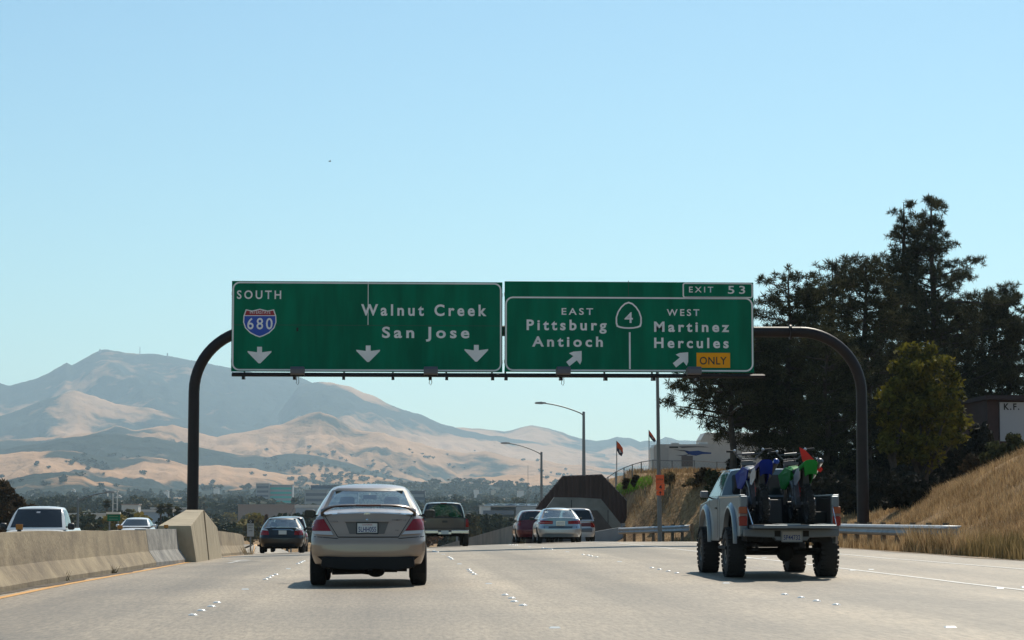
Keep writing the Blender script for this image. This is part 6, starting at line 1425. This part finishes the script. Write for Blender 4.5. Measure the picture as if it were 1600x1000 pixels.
# white twin pole tower and radio masts
a = P(180, 767.5, 800); g = gz(a.x, 800); t = thing('lattice_tower', 'slim white tower standing beside the street lamp arm', 'tower', (a.x, 800, g)); H = a.z - g - .3
mb = MB(); mb.box(-.9, -.6, -.2, .2, 0, H).box(.6, .9, -.2, .2, 0, H)
for k in range(8): mb.box(-.6, .6, -.1, .1, H * k / 8, H * k / 8 + .15)
mk('frame', mb, WH, t); mk('platform', MB().box(-1.2, 1.2, -.5, .5, H, H + .5), WH, t)
def mast(px, pyt, Y, label, wd, r=.25):
    a = P(px, pyt, Y); g = gz(a.x, Y) - 4; H = a.z - g; t = thing('radio_mast', label, 'radio mast', (a.x, Y, g)); mb = MB()
    for s in (-1, 1): mb.tube([(s * wd, 0, 0), (s * wd * .25, 0, H * .72)], r, 4)
    for k in range(10): f = k / 10 * .72; ww = wd * (1 - .75 * k / 10); mb.tube([(-ww, 0, H * f), (ww * .9, 0, H * (f + .07))], r * .7, 4)
    mk('lattice', mb, M_POLE, t); mk('antenna', MB().tube([(0, 0, H * .7), (0, 0, H)], r * .7, 4), M_POLE, t)
mast(825, 727, 1200, 'thin lattice radio mast left of the farther street lamp', 1.1, .14)
# bird
a = P(515.5, 252, 220); t = thing('flying_bird', 'tiny dark bird flying in the sky above the left sign', 'bird', tuple(a))
mb = MB(); mb.sphere((0, 0, 0), .07, 10, 6, 2.2, 1, 1).sphere((-.17, 0, .01), .045, 8, 6); mb.add([(-.05, 0, .02), (.08, 0, .02), (.10, -.32, .12), (.03, -.34, .12)], [(0, 1, 2, 3)]).add([(-.05, 0, .02), (.08, 0, .02), (.10, .32, .12), (.03, .34, .12)], [(0, 1, 2, 3)]).add([(.12, 0, 0), (.26, -.05, .01), (.26, .05, .01)], [(0, 1, 2)])
mk('body', mb, M_UNDER, t); t.scale = (.7, .7, .7)
# ------------------------------------------------------------------ mountains (real distance and height) and the air in front of them
def mountain_mat():
    m = bpy.data.materials.new('mountain_cover'); m.use_nodes = True; n = m.node_tree.nodes; l = m.node_tree.links; b = n['Principled BSDF']
    b.inputs['Roughness'].default_value = .95; b.inputs['Specular IOR Level'].default_value = .05
    at = n.new('ShaderNodeAttribute'); at.attribute_name = 'veg'; tc = n.new('ShaderNodeTexCoord')
    t1 = n.new('ShaderNodeTexNoise'); t1.inputs['Scale'].default_value = .006; t1.inputs['Detail'].default_value = 8; t1.inputs['Roughness'].default_value = .7; l.new(tc.outputs['Object'], t1.inputs[0])
    vo = n.new('ShaderNodeTexVoronoi'); vo.inputs['Scale'].default_value = .012; l.new(tc.outputs['Object'], vo.inputs[0])
    ad = n.new('ShaderNodeMath'); ad.operation = 'MULTIPLY_ADD'; ad.inputs[1].default_value = .55; l.new(t1.outputs['Fac'], ad.inputs[0]); l.new(at.outputs['Fac'], ad.inputs[2])
    vm = n.new('ShaderNodeMath'); vm.operation = 'MULTIPLY_ADD'; vm.inputs[1].default_value = -.16; l.new(vo.outputs['Distance'], vm.inputs[0]); l.new(ad.outputs[0], vm.inputs[2])
    r = n.new('ShaderNodeValToRGB'); e = r.color_ramp.elements; e[0].position = .62; e[0].color = (.42, .235, .12, 1); e[1].position = .76; e[1].color = (.022, .034, .028, 1)
    x = r.color_ramp.elements.new(.3); x.color = (.50, .295, .165, 1)
    bt = n.new('ShaderNodeTexNoise'); bt.inputs['Scale'].default_value = .011; bt.inputs['Detail'].default_value = 7; bt.inputs['Roughness'].default_value = .62; l.new(tc.outputs['Object'], bt.inputs[0])
    bp = n.new('ShaderNodeBump'); bp.inputs['Strength'].default_value = .9; bp.inputs['Distance'].default_value = 28; l.new(bt.outputs['Fac'], bp.inputs['Height']); l.new(bp.outputs[0], b.inputs['Normal'])
    l.new(vm.outputs[0], r.inputs[0]); l.new(r.outputs[0], b.inputs['Base Color']); return m
MM = mountain_mat()
def fbm(x, y, z, o=5): return noise.fractal(Vector((x, y, z)), 1.0, 2.1, o, noise_basis='PERLIN_ORIGINAL')
def ridge(name, crest_pts, D, depth, base_py, veg, seed, relief=.25, scale=900., px0=-500, px1=2100, step=4, rows=56, cn=1.2):
    """a range of hills: distance D at the crest, foot nearer by depth*D; crest as elevation against azimuth"""
    cols = np.arange(px0, px1 + step, step); cy = np.interp(cols, [c[0] for c in crest_pts], [c[1] for c in crest_pts])
    V = []; A = []; dirs = []
    for px, py in zip(cols, cy):
        j = fbm(px * .03, seed, 0, 6) * cn * 2.2
        a = P(px, py + j, D); b_ = P(px, base_py, D * (1 - depth)); x0, x1 = b_.x, a.x
        for r_ in range(rows + 7):
            t = r_ / rows
            if t <= 1:
                y = D * (1 - depth) + D * depth * t; x = x0 + (x1 - x0) * t; z = b_.z - 30 + (a.z - b_.z + 30) * (t ** 1.15)
                amp = math.sin(math.pi * t) ** .8 if 0 < t < 1 else 0
                nz = 1 - 2 * abs(fbm(x / scale, y / scale * .45, seed, 5)); nz2 = 1 - 2.2 * abs(fbm(x / scale * 3.1, y / scale * 1.5, seed + 3, 5))
                z += (a.z - b_.z) * relief * (nz * .75 - .35 + nz2 * .35) * amp
            else:
                f = t - 1; y = D + D * depth * f; x = x1 * (1 + .0 * f); z = a.z - (a.z - b_.z) * f * 3
            V.append((x, y, z)); vv = veg(px, t, x, y, z, py); A.append(vv)
    V = np.array(V); nr = rows + 7; nc = len(cols); I, J = np.meshgrid(np.arange(nc - 1), np.arange(nr - 1)); q = (I * nr + J).ravel()
    me = fast_mesh(name, V, np.stack([q, q + nr, q + nr + 1, q + 1], 1), MM); smooth_mesh(me)
    at = me.attributes.new('veg', 'FLOAT', 'POINT'); at.data.foreach_set('value', np.array(A, dtype=np.float32))
    o = bpy.data.objects.new(name, me); COL.objects.link(o); o['kind'] = 'structure'; return o
def band(lo, hi, sc, seed, bias=0.0):
    def f(px, t, x, y, z, py): return lo + (hi - lo) * (0.5 + .9 * fbm(x / sc, y / sc, seed, 4)) + bias
    return f
def g2(px, t, cx, ct, sx, st): return math.exp(-((px - cx) / sx) ** 2 - ((t - ct) / st) ** 2)
# far massif, chaparral covered, with a few golden slopes
def v1(px, t, x, y, z, py): return .64 + .25 * fbm(x / 900, y / 900, 2, 4) - .5 * g2(px, t, 760, .75, 90, .18) - .3 * g2(px, t, 1000, .6, 120, .3)
ridge('mountain_range', [(-500, 640), (-200, 620), (-60, 612), (0, 597), (14, 601), (40, 597), (60, 591), (98, 570), (104, 567), (112, 571), (135, 558), (155, 548), (165, 547), (185, 550), (215, 553.5), (262, 555), (300, 563), (340, 571), (380, 580), (420, 586), (468, 590), (490, 598), (520, 612), (560, 636), (700, 668), (790, 672), (830, 665), (850, 668), (880, 676), (905, 684), (930, 688), (950, 687), (965, 681), (985, 684), (1000, 690), (1028, 688), (1040, 682), (1060, 687), (1090, 690), (1200, 700), (1400, 720), (2100, 740)], 12000, .22, 745, v1, 1.3, .22, 1300)
def v2(px, t, x, y, z, py): return .66 + .3 * fbm(x / 700, y / 700, 5, 4) - .52 * g2(px, t, 555, .97, 75, .10) - .22 * g2(px, t, 700, .5, 130, .2) - .5 * g2(px, t, 500, .40, 100, .18) - .4 * g2(px, t, 860, .6, 120, .3)
ridge('golden_mountain', [(-500, 800), (200, 790), (330, 735), (400, 690), (440, 640), (466, 604), (480, 600), (498, 597), (520, 597.5), (545, 604), (570, 614), (600, 627), (617, 634), (640, 643), (660, 649), (690, 662), (720, 670), (760, 680), (800, 686), (860, 694), (920, 705), (980, 716), (1060, 730), (1300, 760), (2100, 790)], 11000, .22, 760, v2, 4.1, .22, 800)
def v3(px, t, x, y, z, py): return .70 + .32 * fbm(x / 500, y / 500, 8, 4) - .4 * g2(px, t, 115, .55, 30, .25) - .45 * g2(px, t, 160, .97, 45, .07) - .3 * g2(px, t, 75, .2, 50, .2)
ridge('wooded_spur', [(-500, 690), (-100, 665), (0, 650), (60, 628), (100, 614), (118, 611), (150, 618), (180, 632), (200, 634), (240, 640), (290, 652), (330, 668), (380, 690), (430, 715), (520, 740), (700, 770), (2100, 800)], 9800, .16, 765, v3, 7.7, .22, 600)
def v4(px, t, x, y, z, py): return .47 + .5 * fbm(x / 420, y / 420, 11, 4) - .35 * g2(px, t, 470, .7, 200, .4)
ridge('golden_hills', [(-500, 700), (-100, 690), (0, 688), (60, 684), (110, 680), (150, 675), (180, 665), (210, 672), (235, 668), (270, 663), (300, 672), (340, 684), (370, 676), (400, 672), (440, 662), (470, 650), (500, 643), (520, 650), (555, 672), (600, 676), (640, 690), (700, 704), (740, 708), (760, 704), (800, 716), (860, 722), (920, 728), (1000, 738), (2100, 770)], 7600, .18, 772, v4, 9.9, .3, 420, rows=46)
def v5(px, t, x, y, z, py): return .68 + .3 * fbm(x / 300, y / 300, 14, 4) - .3 * g2(px, t, 520, .6, 60, .3)
ridge('dark_wooded_hill', [(-500, 712), (-100, 706), (0, 701), (60, 694), (110, 684), (150, 677), (190, 678), (240, 684), (290, 694), (340, 704), (380, 712), (420, 712), (460, 708), (500, 712), (540, 722), (580, 735), (640, 750), (700, 760), (900, 772), (2100, 785)], 6200, .14, 775, v5, 12.2, .22, 300, rows=36)
def v6(px, t, x, y, z, py): return .36 + .62 * fbm(x / 260, y / 260, 17, 4) + .35 * max(0, .4 - t) 
ridge('rolling_grass_hills', [(-500, 712), (-60, 712), (0, 709), (50, 706), (100, 704), (150, 713), (190, 717), (230, 714), (262, 718), (300, 727), (350, 730), (400, 733), (450, 742), (500, 740), (560, 742), (640, 752), (690, 752), (760, 744), (840, 742), (900, 746), (1000, 752), (2100, 775)], 5300, .18, 782, v6, 15.5, .25, 260, rows=40)
def v7(px, t, x, y, z, py): return .62 + .35 * fbm(x / 160, y / 160, 21, 4) - .42 * g2(px, t, 260, .45, 70, .25) - .3 * g2(px, t, 60, .35, 60, .15)
ridge('town_foothills', [(-500, 745), (-60, 748), (0, 752), (50, 742), (100, 738), (128, 742), (150, 753), (175, 755), (220, 762), (300, 766), (370, 764), (420, 760), (500, 770), (580, 768), (640, 758), (700, 756), (760, 757), (850, 760), (920, 764), (1100, 770), (2100, 785)], 4000, .2, 800, v7, 18.8, .22, 180, rows=36, cn=1.4)
# woods and single oaks on the hills: beyond counting
def woods():
    rng = np.random.default_rng(3); Vs = []; Qs = []; o = 0; dg = bpy.context.evaluated_depsgraph_get()
    surf = [ob for ob in COL.objects if ob.name in ('golden_hills', 'dark_wooded_hill', 'rolling_grass_hills', 'town_foothills', 'golden_mountain')]
    T = [bvh_of(s.data) for s in surf]
    pr = [tree_proto(300 + k, 'round') for k in range(3)]
    n = 0
    for i in range(3200):
        px = rng.uniform(-150, 1100); py = 690 + 105 * rng.random() ** .55; d = (P(px, py, 100) - Vector((0, 0, EYE))).normalized(); best = None
        for b_ in T:
            h = b_.ray_cast(Vector((0, 0, EYE)), d, 14000)
            if h[0] is not None and (best is None or h[3] < best[1]): best = (h[0], h[3])
        if best is None: continue
        c, dist = best
        dens = fbm(c.x / 330, c.y / 330, 33, 4) + .25 * (1 - (dist - 3200) / 4000)
        if dens < .27 and rng.random() > .03: continue
        H = rng.uniform(7, 14) * (1.3 if dist < 4200 else 1.0); V, q = pr[i % 3]; m_ = rng.permutation(len(q))[:40]; 
        W_ = V.reshape(-1, 4, 3)[m_]; cc = W_.mean(1, keepdims=True); W_ = (cc + (W_ - cc) * 3.0).reshape(-1, 3)
        Vs.append(W_ * np.array([H * 1.5, H * 1.5, H]) + np.array([c.x, c.y, c.z - .33 * H])); Qs.append(np.arange(len(m_) * 4).reshape(-1, 4) + o); o += len(m_) * 4; n += 1
    me = fast_mesh('hill_woods', np.concatenate(Vs), np.concatenate(Qs), TM[0]); ob = bpy.data.objects.new('hill_woods', me); COL.objects.link(ob); tag(ob, 'oak woods and scattered oaks covering the golden hills', 'woods', kind='stuff')
woods()
def valley_woods():
    rng = np.random.default_rng(9); Vs = []; Qs = []; o = 0; pr = [tree_proto(400 + k, 'cone' if k > 3 else 'round') for k in range(5)]
    for i in range(1500):
        Y = 1300 + 2300 * rng.random(); px = rng.uniform(-200, 1150); p = P(px, 800, Y); g = gz(p.x, Y); H = rng.uniform(7, 14); V, q = pr[i % 5]; m_ = rng.permutation(len(q))[:50]
        W_ = V.reshape(-1, 4, 3)[m_]; cc = W_.mean(1, keepdims=True); W_ = (cc + (W_ - cc) * 3.0).reshape(-1, 3)
        Vs.append(W_ * np.array([H * 1.3, H * 1.3, H]) + np.array([p.x, Y, g])); Qs.append(np.arange(len(m_) * 4).reshape(-1, 4) + o); o += len(m_) * 4
    me = fast_mesh('valley_woods', np.concatenate(Vs), np.concatenate(Qs), TM[0]); ob = bpy.data.objects.new('valley_woods', me); COL.objects.link(ob); tag(ob, 'mass of hazy trees filling the far valley', 'woods', kind='stuff')
valley_woods()
# summit mast and lookout
def summit(px, pyt, pyb, label, w_, name='summit_mast'):
    a = P(px, pyt, 11950); b = P(px, pyb + 4, 11950); t = thing(name, label, 'mast' if name == 'summit_mast' else 'lookout', tuple(b)); H = a.z - b.z
    mk('shaft', MB().box(-w_, w_, -w_, w_, 0, H), M_POLE, t); mk('cap', MB().box(-w_ * .5, w_ * .5, -w_ * .5, w_ * .5, H, H * 1.08), M_POLE, t)
summit(218.5, 543, 554, 'thin antenna mast on the mountain summit', 1.6); summit(261.5, 552, 556, 'small lookout on the right shoulder of the summit', 3.2, 'summit_lookout'); summit(156, 546, 549, 'small lookout on the left end of the summit', 4, 'summit_lookout')
# haze
hz = MB().box(-16500, 16500, -450, 17500, -9, 960); hm_ = bpy.data.materials.new('haze_air'); hm_.use_nodes = True; n = hm_.node_tree.nodes; n.remove(n['Principled BSDF'])
pv = n.new('ShaderNodeVolumePrincipled'); pv.inputs['Color'].default_value = (.60, .83, 1.0, 1); pv.inputs['Density'].default_value = 5.8e-5; pv.inputs['Anisotropy'].default_value = 0.45
hm_.node_tree.links.new(pv.outputs[0], n['Material Output'].inputs['Volume'])
o = mk('haze', hz, hm_); tag(o, kind='stuff')
